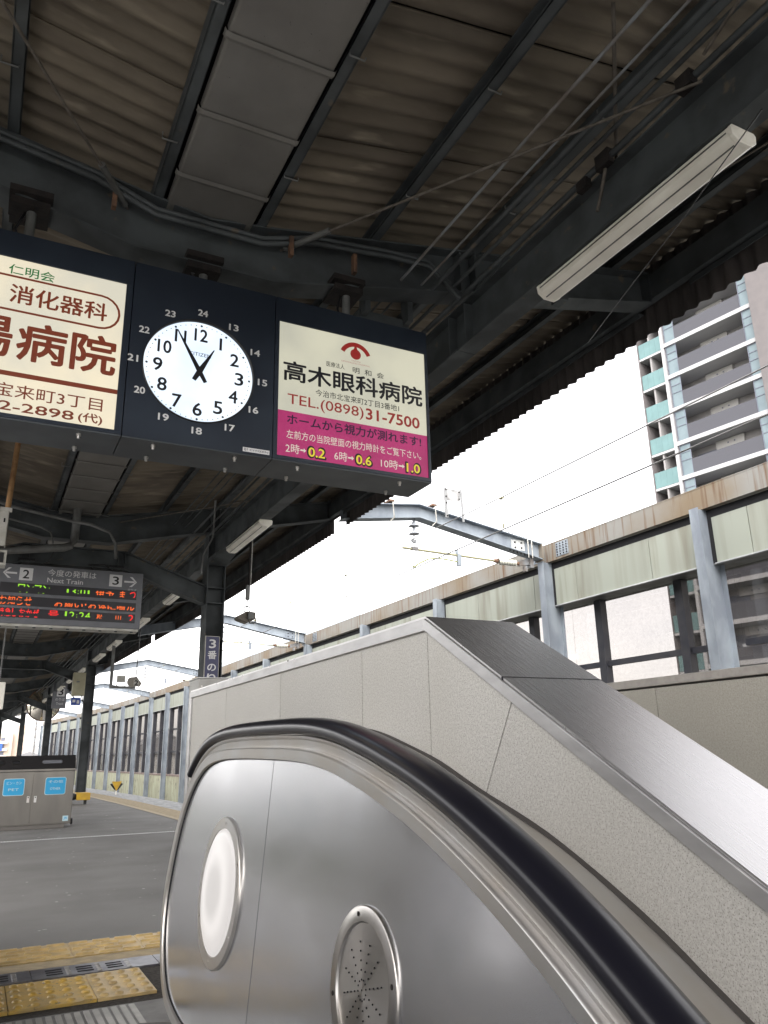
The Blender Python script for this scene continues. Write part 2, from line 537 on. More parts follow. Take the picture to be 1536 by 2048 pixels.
# yellow dotted tiles
def dome_tile(w, d, nx, ny, r):
    m = MB().box(0, w - .004, 0, d - .004, 0, .012)
    for i in range(nx):
        for j in range(ny):
            cx = w * (i + .5) / nx; cy = d * (j + .5) / ny
            rows = [[(cx + rr_ * math.cos(t * math.pi / 4), cy + rr_ * math.sin(t * math.pi / 4), z) for t in range(8)]
                    for rr_, z in ((r * 1.1, .012), (r * .9, .0175), (r * .55, .0205), (.0001, .021))]
            m.sweep(rows, True, True)
    return m
def bar_tile(w, d, nx, ny):
    m = MB().box(0, w - .004, 0, d - .004, 0, .010)
    for j in range(ny):
        for i in range(nx):
            cy = d * (j + .5) / ny
            cx = w * (i + .5 + (.25 if j % 2 else -.05)) / nx
            hw = w / nx * .40
            if cx + hw > w: continue
            m.sweep([[(cx - hw * k, cy - .016 * k2, z), (cx + hw * k, cy - .016 * k2, z), (cx + hw * k * 1.04, cy + .016 * k2, z), (cx - hw * k * .98, cy + .016 * k2, z)]
                     for k, k2, z in ((1, 1, .010), (.95, .7, .017), (.9, .3, .019))], False, True)
            m.sweep([[(cx - hw * .9, cy - .005, .019), (cx + hw * .9, cy - .005, .019)], [(cx - hw * .9, cy + .005, .019), (cx + hw * .9, cy + .005, .019)]])
    return m
t0 = dome_tile(.347, .44, 5, 5, .019).build('tactile_tile', YEL, PLAT)
t0.location = (.256, 3.965, .004)
dup(t0, (-.091, 3.965, .004)); dup(t0, (-.438, 3.965, .004))
t1 = dome_tile(.252, .455, 4, 5, .019).build('tactile_tile', YEL2, PLAT)
t1.location = (.603, 3.965, .004)
b0 = bar_tile(.36, .36, 3, 5).build('tactile_tile', YEL2, PLAT)
b0.location = (.600, 4.83, .004)
for x in (-.48, -.12, .24, .96):
    dup(b0, (x, 4.83, .004))
MB().box(-.6, 1.06, 4.665, 4.825, 0, .008).build('kerb_band', BEIGE, PLAT)
# slotted drain cover between the tiles
dr = MB().box(-.6, .372, 4.455, 4.655, 0, .012).box(.376, .96, 4.455, 4.655, 0, .012).box(.964, 1.06, 4.455, 4.655, 0, .012)
DR = dr.build('drain_cover', mat('drain_steel', (.42, .43, .48), .35, metal=.9, c2=(.25, .25, .30), scale=9), PLAT)
sb = MB(); sd_ = MB()
for gx in [-.5, -.36, -.22, -.08, .06, .20, .44, .58, .72]:
    for k in range(3):
        sb.box(gx, gx + .075, 4.50 + k * .045, 4.514 + k * .045, .012, .0135)
    for k in range(4):
        disc(sd_, (gx + .10, 4.485 + k * .042, .012), .012, (0, 0, 1), .004, 8)
sb.build('drain_slot', BLACK, DR)
sd_.build('drain_stud', SSR, DR)
# dashed slot channel across the platform
dc = MB()
for i in range(150):
    x = -2.1 + i * .035
    dc.box(x, x + .020, 11.80, 11.83, .001, .010)
dc.build('slot_channel', WSIGN, PLAT, kind='stuff')
box('slot_channel_frame', STEEL_L, PLAT, -2.15, 3.14, 11.77, 11.86, .0, .003)
# specks of pale aggregate worn into the asphalt
sp = MB()
for i in range(420):
    x = random.uniform(-.3, 3.0); y = random.uniform(5.4, 12.5) if i < 260 else random.uniform(12, 26)
    if x < .9 and random.random() < .5: continue
    a = random.uniform(.004, .015) * (1 if y < 12 else 1.8); b = a * random.uniform(.5, 1.4)
    g = [(x + a * math.cos(k * 1.05 + .3) * random.uniform(.7, 1.2), y + b * math.sin(k * 1.05 + .3) * random.uniform(.7, 1.2), .0035) for k in range(6)]
    sp.add(g, [(0, 1, 2, 3, 4, 5)])
sp.build('pale_aggregate', mat('pale_stone_chip', (.42, .41, .39), .5), PLAT, kind='stuff')

# tracks (just rails and sleepers, mostly hidden by the platform edge)
for nm, xc in (('railway_track', 6.0), ('railway_track', -4.2)):
    tr = empty(nm, (xc, 0, -1.2), 'railway track below the platform edge on the %s side' % ('right, under the wires' if xc > 0 else 'left, hidden behind the platform'), 'railway track')
    for rx in (-.53, .53):
        r_ = MB()
        for a, b in zip([-30, 0, 20, 34, 42, 50, 58, 66, 76, 90], [0, 20, 34, 42, 50, 58, 66, 76, 90, 110]):
            r_.obox((xc + rx, a, -1.0), (xc + rx, b, -1.0), (0, 0, 1), -.03, .03, -.08, .07)
        r_.build('rail', RUST, tr, bend=shift)
    sl_ = MB()
    for i in range(150):
        sl_.box(xc - 1, xc + 1, -28 + i * .9, -27.76 + i * .9, -1.2, -1.08)
    sl_.build('sleepers', CONC, tr, bend=shift, kind='stuff')

# ------------------------------------------------------------------ platform canopy (butterfly roof)
XC = .925
CAN = empty('platform_canopy', (XC, 0, 0), 'dark steel butterfly platform canopy with brown corrugated roof sheets and central grey gutter', 'canopy')
RAFT = [-2.67 + 6.8 * k for k in range(-1, 12)]
COLY = [-2.67 + 13.6 * k for k in range(0, 6)]
ztop = lambda x: 4.175 + .187 * (abs(x - XC) - .312)
zbot = lambda x: 3.81 + .221 * max(0, abs(x - XC) - .425)
zsh = lambda x: 4.30 + .187 * (abs(x - XC) - .312)
# corrugated sheets
PIT = .13
def sheet_mesh(side):
    m = MB()
    n = 7 * 6
    x0, x1 = XC + side * .30, XC + side * 3.86
    rows = []
    for i in range(n + 1):
        y = i * PIT / 6
        dz = .017 * math.cos(2 * math.pi * i / 6) + (.003 if i == n else 0)
        rows.append([(x, y, zsh(x) + dz) for x in (x0, XC + side * 2.1, x1)])
    m.sweep(rows, True)
    # downturned lap edge: the step where one sheet overlaps the next
    m.box(min(x0, x1), max(x0, x1), -.006, .0, -10, -9.99)
    m.v = m.v[:-8]; m.f = m.f[:-6]; m.sm = m.sm[:-6]
    rows = [[(x, yy, zsh(x) + .019 - d) for x in (x0, x1)] for yy, d in ((-.001, 0), (-.001, .009), (.012, .009))]
    m.sweep(rows)
    return m
proto = {}
for side in (1, -1):
    o = sheet_mesh(side).build('roof_sheet', SHEET, None)
    proto[side] = o
W = 7 * PIT
k = 0
y = -9.4
while y < 74:
    for side in (1, -1):
        if side == -1 and y < -9: pass
        sx = shift(y)
        ang = math.atan(.0025 * max(0, y + W / 2 - 34))
        o = proto[side] if k == 0 else dup(proto[side])
        o.parent = CAN
        # every sheet sits a few millimetres off its neighbours
        o.location = (-sx - XC, y, random.uniform(-.003, .003))
        o.rotation_euler = (random.uniform(-.002, .002), 0, 0)
        # shear-free: rotate about sheet origin
        if ang:
            o.rotation_euler = (0, 0, ang)
            o.location = (-XC - sx + (1 - math.cos(ang)) * XC + 0, y - math.sin(ang) * XC, 0)
    k += 1
    y += W
# black helper sheet, unseen above the roof sheets, that keeps light out
fl = MB()
for a, b in zip([-9.4, 34, 44, 54, 64], [34, 44, 54, 64, 74]):
    for side in (1, -1):
        fl.sweep([[(XC + side * .28, yy, zsh(XC + .3) + .05), (XC + side * 3.86, yy, zsh(XC + 3.86) + .05)] for yy in (a, b)])
    fl.sweep([[(XC - .30, yy, 4.42), (XC + .30, yy, 4.42)] for yy in (a, b)])
fl.build('light_block', BLACK, CAN, bend=shift)
# gutter trough and soffit panels
gt = MB()
for a, b in zip([-9.4, 34, 44, 54, 64], [34, 44, 54, 64, 74]):
    gt.sweep([[(XC - .30, yy, 4.40), (XC - .30, yy, 4.24), (XC + .30, yy, 4.24), (XC + .30, yy, 4.40)] for yy in (a, b)])
gt.build('gutter', BLACK, CAN, bend=shift)  # painted black so the gaps beside the panels look shaded
def gpanel(Ln):
    m = MB()
    x0, x1 = XC - .265, XC + .265
    rows = [[(x0, yy, 4.20), (x0 + .006, yy, 4.165), (x0 + .02, yy, 4.16), (x1 - .02, yy, 4.16), (x1 - .006, yy, 4.165), (x1, yy, 4.20)] for yy in (0.0, Ln - .035)]
    m.sweep(rows)
    # raised lip that laps the next panel
    m.sweep([[(x0 - .012, yy, z + .012), (x0 - .004, yy, z - .006), (x0 + .02, yy, z - .012), (x1 - .02, yy, z - .012), (x1 + .004, yy, z - .006), (x1 + .012, yy, z + .012)]
             for yy, z in ((Ln - .045, 4.166), (Ln - .02, 4.158), (Ln, 4.166))])
    return m
g0 = gpanel(.497).build('gutter_panel', GUTP, None)
y = 4.02 - .497 * 24
i = 0
while y < 72:
    o = g0 if i == 0 else dup(g0)
    o.parent = CAN
    o.location = (-XC - shift(y), y - .23, random.uniform(-.002, .002))
    y += .497
    i += 1
# purlins: C channels along the platform
segs = [-9.4] + [r for r in RAFT if r > -9] + [74]
def purlin(x, zb, h=.10, w=.055, nm='purlin', bend=shift, mt=STEEL_D, flip=1):
    for a, b in zip(segs[:-1], segs[1:]):
        m = MB()
        nn = 1 if b < 34 else 3
        for q in range(nn):
            ya, yb = a + (b - a) * q / nn, a + (b - a) * (q + 1) / nn
            m.obox((x, ya, zb), (x, yb, zb), (0, 0, 1), -.004, .004, 0, h)
            m.obox((x, ya, zb), (x, yb, zb), (0, 0, 1), -w * (flip > 0), w * (flip < 0), 0, .006)
            m.obox((x, ya, zb), (x, yb, zb), (0, 0, 1), -w * (flip > 0), w * (flip < 0), h - .006, h)
            m.obox((x, ya, zb), (x, yb, zb), (0, 0, 1), -w * (flip > 0) , -w * (flip > 0) + .004 if flip > 0 else w, 0, .022) if flip > 0 else m.obox((x, ya, zb), (x, yb, zb), (0, 0, 1), w - .004, w, 0, .022)
        m.build(nm, mt, CAN, bend=bend)
for side in (1, -1):
    for d, fl_ in ((.345, 1), (1.145, 1), (1.905, -1), (2.745, 1), (3.33, 1)):
        x = XC + side * d
        purlin(x, ztop(x) - .0, .10, .06, flip=fl_ * side)
    # deep edge channel and the small angle under it
    x = XC + side * 3.675
    purlin(x, 4.55, .225, .07, 'edge_channel', bend=(fshift if side > 0 else shift), flip=-side)
# hook bolts and clips under purlins (small dark cleats)
cm = MB()
for x in (XC + 1.145, XC + 1.905, XC + .345, XC - .345, XC - 1.145):
    yy = -1.0
    while yy < 16:
        cm.tube([(x - .05, yy, ztop(x) + .03), (x - .05, yy, ztop(x) - .012), (x + .03, yy, ztop(x) - .012), (x + .035, yy, ztop(x) + .01)], .005, 5)
        yy += .91 / 1.0
cm.build('hook_bolts', STEEL_L, CAN, kind='stuff')
# rafters
def rafter(Y):
    o = MB()
    sx = shift(Y)
    for side in (1, -1):
        tipx = 3.675 - (fshift(Y) - sx if side > 0 else 0)
        P = [(XC, 3.81, 4.13), (XC + side * .425, 3.81, ztop(XC + .425)), (XC + side * tipx, zbot(XC + tipx), ztop(XC + tipx))]
        for (xa, ba, ta), (xb, bb, tb_) in zip(P[:-1], P[1:]):
            web = [(xa, ba), (xb, bb), (xb, tb_), (xa, ta)]
            o.prism(web, lambda p, q: (p, Y - .005, q), lambda p, q: (p, Y + .005, q))
            for z0a, z0b in ((ba, bb), (ta, tb_)):
                o.prism([(xa, z0a - .006), (xb, z0b - .006), (xb, z0b + .007), (xa, z0a + .007)], lambda p, q: (p, Y - .09, q), lambda p, q: (p, Y + .09, q))
        for xs_ in (1.80, 1.93):
            xx = XC + side * xs_
            o.box(min(xx, xx + .01), max(xx, xx + .01), Y - .085, Y + .085, zbot(xx) + .007, ztop(xx) - .007)
        xx = XC + side * (tipx - .005)
        o.box(xx - .006, xx + .006, Y - .1, Y + .1, zbot(XC + tipx), ztop(XC + tipx))
    return o.build('rafter', STEEL_D, CAN, bend=lambda y_: sx)
for Y in RAFT:
    rafter(Y)
# longitudinal girders on the columns
for side in (1, -1):
    gx = XC + side * 1.868
    for a, b in zip(segs[:-1], segs[1:]):
        m = MB()
        m.ibeam((gx, a + .003, 3.69), (gx, b - .003, 3.69), (0, 0, 1), .145, 0, .335, .012)
        m.box(gx - .07, gx + .07, a + .10, a + .11, 3.702, 4.01).box(gx - .07, gx + .07, b - .11, b - .10, 3.702, 4.01)
        sa, sb_ = shift(a), shift(b)
        m.build('girder', STEEL_D, CAN, bend=lambda y_, a=a, b=b, sa=sa, sb_=sb_: sa + (sb_ - sa) * (y_ - a) / (b - a))
# columns with haunch and arched tie beams
for Y in COLY:
    sx = shift(Y)
    bf = lambda y_, sx=sx: sx
    if Y < 0:
        zf = 0
    for side in (1, -1):
        cx = XC + side * 1.895
        m = MB()
        m.box(cx - .13, cx - .118, Y - .14, Y + .14, 0, 4.06).box(cx + .118, cx + .13, Y - .14, Y + .14, 0, 4.06)
        m.box(cx - .118, cx + .118, Y - .005, Y + .005, 0, 4.06)
        co = m.build('column', STEEL_D, CAN, bend=bf)
        st = MB()
        for z in (3.28, 3.06, 2.55):
            st.box(cx - .117, cx + .117, Y - .125, Y + .125, z, z + .012)
        st.build('stiffener', STEEL_D, co, bend=bf)
        box('base_plate', STEEL_D, co, cx - .2, cx + .2, Y - .2, Y + .2, .004, .02, bend=bf)
        h = MB()
        for s2 in (-1, 1):
            h.prism([(Y + s2 * .14, 3.70), (Y + s2 * .75, 3.692), (Y + s2 * .75, 3.686), (Y + s2 * .14, 3.60)],
                    lambda p, q: (cx - .127, p, q), lambda p, q: (cx + .127, p, q))
        h.build('haunch', STEEL_D, co, bend=bf)
        # upper bracket between girder and rafter
        box('cap_stub', STEEL_D, co, cx - .12, cx + .12, Y - .12, Y + .12, 4.06, zbot(cx) + .02, bend=bf)
    pts = [(XC - 1.765, 3.05, 3.31), (XC - .64, 3.455, 3.70), (XC + .64, 3.455, 3.70), (XC + 1.765, 3.05, 3.31)]
    m = MB()
    for (xa, ba, ta), (xb, bb, tb_) in zip(pts[:-1], pts[1:]):
        m.prism([(xa, ba), (xb, bb), (xb, tb_), (xa, ta)], lambda p, q: (p, Y - .005, q), lambda p, q: (p, Y + .005, q))
        for za, zb_ in ((ba, bb), (ta, tb_)):
            m.prism([(xa, za - .006), (xb, zb_ - .006), (xb, zb_ + .006), (xa, za + .006)], lambda p, q: (p, Y - .085, q), lambda p, q: (p, Y + .085, q))
    for xs_ in (XC - .64, XC + .64, XC + .55, XC - .55):
        m.box(xs_ - .005, xs_ + .005, Y - .08, Y + .08, 3.46, 3.69)
    m.build('tie_beam', STEEL_D, CAN, bend=bf)
# corrugated fascia sheets on both edges, with a gap at each rafter
def fascia(side):
    n = 7 * 6
    rows = []
    for i in range(n + 1):
        y_ = i * PIT / 6
        dx = .019 * math.cos(2 * math.pi * i / 6)
        rows.append([(dx, y_, 4.33), (dx, y_, 4.95)])
    return MB().sweep(rows, True)
f0 = fascia(1).build('fascia_sheet', FASCIA, None)
first = True
for side in (1, -1):
    bend = fshift if side > 0 else shift
    gaps = [((r - .42, r + .07) if any(abs(r - c_) < .1 for c_ in COLY) else (r - .001, r + .001)) for r in RAFT]
    for (a0, a1), (b0, b1) in zip(gaps[:-1], gaps[1:]):
        if a1 > 72 or (side < 0 and a1 > 40): continue
        n = 7
        wdt = (b0 - a1) / n
        for i in range(n):
            yy = a1 + i * wdt
            ang = math.atan((bend(yy + wdt) - bend(yy)) / wdt)
            o = f0 if first else dup(f0)
            first = False
            o.parent = CAN
            o.location = (side * 3.79 - bend(yy) + random.uniform(-.002, .002), yy, 0)
            o.rotation_euler = (0, 0, ang)
            o.scale = (1, (wdt + .01) / W, 1)
for Y in COLY:
    if Y > 0:
        box('fascia_closer', FASCIA, CAN, XC + 3.785, XC + 3.795, Y - .45, Y + .1, 4.545, 4.95, bend=lambda q, Y=Y: fshift(Y))
# fascia rail (slotted angle just inside the sheets)
for side in (1,):
    x = XC + 3.75
    for a, b in zip(segs[1:-1], segs[2:]):
        m = MB()
        if b < 34:
            m.obox((x, a + .1, 4.53), (x, b - .45, 4.53), (0, 0, 1), -.03, .03, 0, .008)
            m.obox((x - .03, a + .1, 4.49), (x - .03, b - .45, 4.49), (0, 0, 1), -.003, .003, 0, .04)
            m.obox((x, a + .1, 4.80), (x, b - .45, 4.80), (0, 0, 1), -.03, .03, 0, .008)
            m.build('fascia_rail', STEEL_D, CAN, bend=fshift)
GALV_R = mat('dusty_rod', (.12, .105, .09), .7, c2=(.07, .06, .05), scale=20)
# brace rods, conduits and pipes under the roof
def rod(nm, pts, r, mt=GALV_R, parent=CAN, n=8):
    return MB().tube(pts, r, n).build(nm, mt, parent, bend=None)
rod('brace_rod', [(1.40, 4.12, 4.10), (2.70, 1.90, 3.985)], .008)
rod('brace_rod', [(.45, 4.12, 4.10), (-.85, 1.90, 3.985)], .008)
rod('turnbuckle', [(1.42, 4.09, 4.10), (1.60, 3.78, 4.085)], .020, STEEL_L)
rod('turnbuckle', [(.43, 4.09, 4.10), (.26, 3.79, 4.085)], .020, STEEL_L)
rod('brace_rod', [(2.60, 1.80, 4.0), (1.35, -2.6, 4.12)], .008)
rod('brace_rod', [(2.79, 2.56, 4.05), (2.32, 2.02, 4.40)], .010)
rod('brace_rod', [(3.02, 3.98, 4.05), (3.95, 1.6, 4.42)], .006)
rod('cable', [(4.10, 4.30, 4.16), (3.35, 3.05, 3.78), (2.98, 2.35, 3.62), (2.62, 1.60, 3.52)], .0028, BLKP)
rod('brace_rod', [(3.565, 4.0, 4.42), (3.565, 4.0, 4.26)], .008)
box('conduit_clip', STEEL_D, CAN, 3.53, 3.60, 3.93, 4.04, 4.21, 4.30)
rod('conduit', [(2.70, 2.55, 4.06), (2.70, 2.56, 3.99), (2.708, 2.62, 3.88), (2.708, 2.66, 3.80)], .010)
box('conduit_clip', BRN, CAN, 2.67, 2.71, 2.50, 2.60, 4.0, 4.09)
box('conduit_clip', BRN, CAN, 2.67, 2.71, 2.68, 2.76, 3.98, 4.04)
box('conduit_clip', BRN, CAN, 2.66, 2.71, 1.93, 2.02, 4.0, 4.08)
rod('brace_rod', [(1.45, 10.9, 4.12), (2.7, 8.9, 4.0)], .008)
def long_tube(nm, x, z, r, y0, y1, mt=STEEL_L):
    pts = [(x, y0, z)]
    yy = y0
    while yy < min(y1, 34): 
        yy += 3.4
        pts.append((x, min(yy, y1), z - .008 * (len(pts) % 2)))
    while yy < y1:
        yy += 4
        pts.append((x - shift(yy), yy, z))
    return MB().tube(pts, r, 6).build(nm, mt, CAN)
long_tube('conduit', 2.24, 4.085, .010, -6, 4.05, GALV_D)
long_tube('conduit', 2.40, 4.09, .008, -6, 4.05, GALV_D)
long_tube('conduit', 2.48, 4.08, .018, -6, 60, STEEL_D)
long_tube('conduit', 2.62, 4.10, .014, -6, 60, STEEL_D)
long_tube('conduit', 2.70, 4.055, .020, -6, 60, STEEL_D)
for xx, zz in ((2.20, 4.17), (2.32, 4.20), (2.36, 4.14)):
    long_tube('conduit', xx, zz, .009, 4.2, 30, STEEL_D)
# conduit pair that follows the near rafter
for dz, r in ((-.015, .016), (-.055, .018)):
    rod('rafter_conduit', [(-1.6, 4.03, ztop(-1.6) + dz - .03), (-.6, 4.03, ztop(-.6) + dz - .03), (.25, 4.03, ztop(.25) + dz - .01), (.60, 4.03, 4.10 + dz), (1.25, 4.03, 4.10 + dz),
                           (1.6, 4.03, ztop(1.6) + dz - .03), (2.15, 4.03, ztop(2.15) + dz - .07), (2.45, 4.02, ztop(2.45) + dz - .12), (2.68, 4.00, 4.05 + dz * .5)], r, STEEL_D)
for xx in (.35, 1.42, 1.86):
    box('conduit_clip', RUST, CAN, xx, xx + .025, 3.995, 4.035, 4.0, 4.12 + (.02 if xx > 1.4 else 0))
# drainpipe at the second rafter
rod('drainpipe', [(.876, 10.62, 4.18), (.876, 10.62, 3.80), (.868, 10.61, 3.72), (.83, 10.6, 3.655), (.76, 10.6, 3.62), (-.3, 10.6, 3.46), (-1.2, 10.6, 3.33)], .052, STEEL_L, n=12)
rod('rafter_conduit', [(-.5, 10.55, 4.25), (.1, 10.55, 4.08), (.75, 10.55, 3.98), (1.05, 10.55, 3.95), (1.3, 10.55, 3.87), (1.38, 10.55, 3.72), (1.40, 10.55, 3.52)], .022, STEEL_L)
rod('rafter_conduit', [(.05, 10.58, 3.93), (.45, 10.58, 3.86), (.58, 10.58, 3.80), (.62, 10.58, 3.66)], .012, STEEL_L)
rod('rafter_conduit', [(2.3, 9.0, 3.98), (2.62, 10.3, 3.88), (2.60, 10.72, 3.72), (2.58, 10.74, 3.45)], .012, STEEL_L)

# ------------------------------------------------------------------ granite stair walls
def coping_seg(P, Q, x0, x1, zf, h):  # P,Q in (y,z)
    pass
WA = empty('escalator_wall', (1.1, 3, 0), 'speckled granite wall right behind the escalator with steel coping that turns down at a peak', 'wall')
AX = 1.1
def yz_panel(poly, xf, th, nm, mt, par, inset=.0018):
    n = len(poly)
    ar = sum(poly[i][0] * poly[(i + 1) % n][1] - poly[(i + 1) % n][0] * poly[i][1] for i in range(n))
    sg = 1 if ar > 0 else -1
    q = []
    for i in range(n):
        p0, p1, p2 = Vector(poly[i - 1]), Vector(poly[i]), Vector(poly[(i + 1) % n])
        d1 = (p1 - p0).normalized(); d2 = (p2 - p1).normalized()
        n1 = Vector((-d1.y, d1.x)) * sg; n2 = Vector((-d2.y, d2.x)) * sg
        bs = n1 + n2
        q.append(tuple(p1 + bs * (inset / max(.25, 1 + n1.dot(n2)))))
    return MB().prism(q, lambda p, z: (xf, p, z), lambda p, z: (xf + th, p, z)).build(nm, mt, par)
ZC = 1.327
YAPEX = 1.90
SLP = .565
zs = lambda y_: 1.364 - SLP * (YAPEX - y_)
js = [4.62, 3.92, 3.115, 2.33, YAPEX]
for a, b in zip(js[:-1], js[1:]):
    yz_panel([(a, -1.0), (b, -1.0), (b, ZC), (a, ZC)], AX, .03, 'granite_panel', GRANITE, WA)
# sloping panels: joints square to the slope
nrm = Vector((SLP, -1)).normalized()      # downwards, square to the slope (y,z)
tan = Vector((-1, -SLP)).normalized()
def down(y_, d):
    return (y_ + nrm.x * d, zs(y_) - .040 + nrm.y * d)
cut0 = 1.520
yz_panel([(YAPEX, ZC), (YAPEX, .50), down(cut0, 0)], AX, .03, 'granite_panel', GRANITE, WA)
yy = cut0
for i in range(6):
    y2 = yy - .80
    poly = [down(yy, 0), down(yy, 2.3), down(y2, 2.3), down(y2, 0)]
    if i == 0:
        poly = [down(yy, 0), (YAPEX, .50), (YAPEX, -1.0), down(y2, 2.0), down(y2, 0)]
    yz_panel(poly, AX, .03, 'granite_panel', GRANITE, WA)
    yy = y2
# core
MB().prism([(4.61, -1.3), (4.61, ZC + .01), (YAPEX, ZC + .01), (-3.3, zs(-3.3) - .05), (-3.3, -4.6), (1.5, -2.2)], lambda p, q: (AX + .012, p, q), lambda p, q: (1.375, p, q)).build('wall_core', JOINT, WA)
MB().prism([(4.60, -1.3), (4.60, ZC), (YAPEX, ZC), (-3.3, zs(-3.3) - .06), (-3.3, -4.6), (1.5, -2.2)], lambda p, q: (1.3755, p, q), lambda p, q: (1.388, p, q)).build('stair_side_face', GRANB, WA)
def coping(y0, y1, nm='coping'):
    z0, z1 = (1.364 if y0 >= YAPEX else zs(y0)), (1.364 if y1 >= YAPEX else zs(y1))
    top = MB().prism([(y0, z0), (y1, z1), (y1, z1 - .006), (y0, z0 - .006)], lambda p, q: (AX - .004, p, q), lambda p, q: (1.395, p, q))
    o = top.build(nm, SSC, WA, bevel=0)
    if abs(y1 - YAPEX) > .01:
        MB().prism([(y1 - .0018, z1 + .0006 - .0018 * (SLP if y1 < YAPEX else 0)), (y1 + .0018, z1 + .0006 + .0018 * (SLP if y1 < YAPEX else 0)), (y1 + .0018, z1 - .01), (y1 - .0018, z1 - .01)], lambda p, q: (AX - .006, p, q), lambda p, q: (1.396, p, q)).build('coping_joint', BLACK, o)
    MB().prism([(y0, z0 - .0075), (y1, z1 - .0075), (y1, z1 - .040), (y0, z0 - .040)], lambda p, q: (AX - .010, p, q), lambda p, q: (AX + .02, p, q)).build('coping_edge', SSF, o, bevel=.001)
    return o
for a, b in ((4.66, 3.02), (3.02, YAPEX), (YAPEX, 1.547), (1.547, .35), (.35, -.9), (-.9, -3.2)):
    coping(a, b)
# steel trim on the wall end
box('end_trim', SSF, WA, AX - .012, 1.40, 4.622, 4.66, 0, 1.325, bevel=.003)

WB = empty('stair_wall', (3.2, 1, 0), 'plain granite wall beyond the stairs topped with a smooth stone coping under the windows', 'wall')
js = [3.136 + .8 * k for k in range(2, -9, -1)]
js = [4.6] + [j for j in js if j < 4.4]
for a, b in zip(js[:-1], js[1:]):
    yz_panel([(a, -1.6), (b, -1.6), (b, 1.300), (a, 1.300)], 3.2, .03, 'granite_panel', GRANB, WB, .0018)
box('wall_core', JOINT, WB, 3.212, 3.45, -4.4, 4.6, -1.6, 1.305)
box('platform_side_face', GRANB, WB, 3.452, 3.475, -4.4, 4.6, 0, 1.3)
for a, b in ((4.63, 1.6), (1.596, -1.4), (-1.404, -4.4)):
    box('coping', STONEC, WB, 3.185, 3.49, b, a, 1.308, 1.352, bevel=.004)
# left-hand wall of the escalator well (seen only as a reflection)
WL = empty('well_wall', (-.75, 1, 0), 'granite wall on the left side of the escalator, mirrored faintly in the steel', 'wall')
for i in range(6):
    a = 4.6 - i * .8
    yz_panel([(a, -1.6), (a - .8, -1.6), (a - .8, 1.32), (a, 1.32)], -.76, .03, 'granite_panel', GRANB, WL)
box('coping', SSC, WL, -1.0, -.72, -3, 4.62, 1.324, 1.364)
box('wall_core', JOINT, WL, -.99, -.762, -3, 4.6, -1.6, 1.322)
# stair flight and the floor of the well
stf = MB()
for i in range(18):
    stf.box(1.39, 3.2, 3.6 - .30 * (i + 1), 3.6 - .30 * i, -4.6, -.165 * (i + 1) + .0)
stf.build('stair_flight', CONC, None, kind='structure')
box('well_floor', CONC, None, -1.0, 3.5, -14, 3.9, -5.2, -4.6, kind='structure')
box('well_back', CONC, None, -1.0, 3.5, 3.885, 3.9, -4.6, -.03, kind='structure')

# ------------------------------------------------------------------ escalator
ESC = empty('escalator', (.185, 3, 0), 'stainless steel escalator top with black handrail, round white lamp and perforated speaker grille', 'escalator')
P = [(2.80, .182), (2.872, .182), (2.935, .186), (3.042, .200), (3.125, .226), (3.194, .273), (3.25, .336), (3.290, .415), (3.305, .479), (3.297, .56), (3.278, .64), (3.25, .726), (3.205, .805),
     (3.137, .877), (3.05, .932), (2.956, .964), (2.83, .981), (2.70, .987), (2.55, .988), (2.40, .987), (2.27, .985), (2.15, .983), (2.043, .979), (1.95, .973), (1.861, .963), (1.78, .951), (1.702, .935),
     (1.63, .920), (1.565, .904), (1.445, .873), (1.34, .840), (1.23, .800), (1.116, .753), (1.019, .708), (.921, .657)]
yy = .921
z_ = .657
while yy > -2.4:
    P.append((yy - .3, z_ - .3 * .575)); yy -= .3; z_ -= .3 * .575
def smooth(path, it=1):
    for _ in range(it):
        q = [path[0]]
        for a, b in zip(path[:-1], path[1:]):
            q.append((a[0] * .75 + b[0] * .25, a[1] * .75 + b[1] * .25)); q.append((a[0] * .25 + b[0] * .75, a[1] * .25 + b[1] * .75))
        q.append(path[-1]); path = q
    return path
PS = smooth(P, 2)
NR = []
for i, p in enumerate(PS):
    a = PS[max(0, i - 1)]; b = PS[min(len(PS) - 1, i + 1)]
    d = Vector((b[0] - a[0], b[1] - a[1])).normalized()
    NR.append(Vector((d.y, -d.x)))     # outward
if NR[60].y < 0 or NR[len(PS) // 2].y < 0:
    NR = [-n_ for n_ in NR]
XB = lambda z: .685 + .0963 * max(z, -3)
def side_x(x, s):
    return x if s > 0 else .37 - x
def prof_sweep(prof, s, i0=0, i1=None, close=False, m=None):
    m = m or MB()
    rows = []
    for p, n_ in list(zip(PS, NR))[i0:i1]:
        rows.append([(side_x(XB(p[1]) + dx, s), p[0] + n_.x * d, p[1] + n_.y * d) for d, dx in prof])
    m.sweep(rows, True, close)
    return m
def hardprof(prof):
    return prof
iH = 8
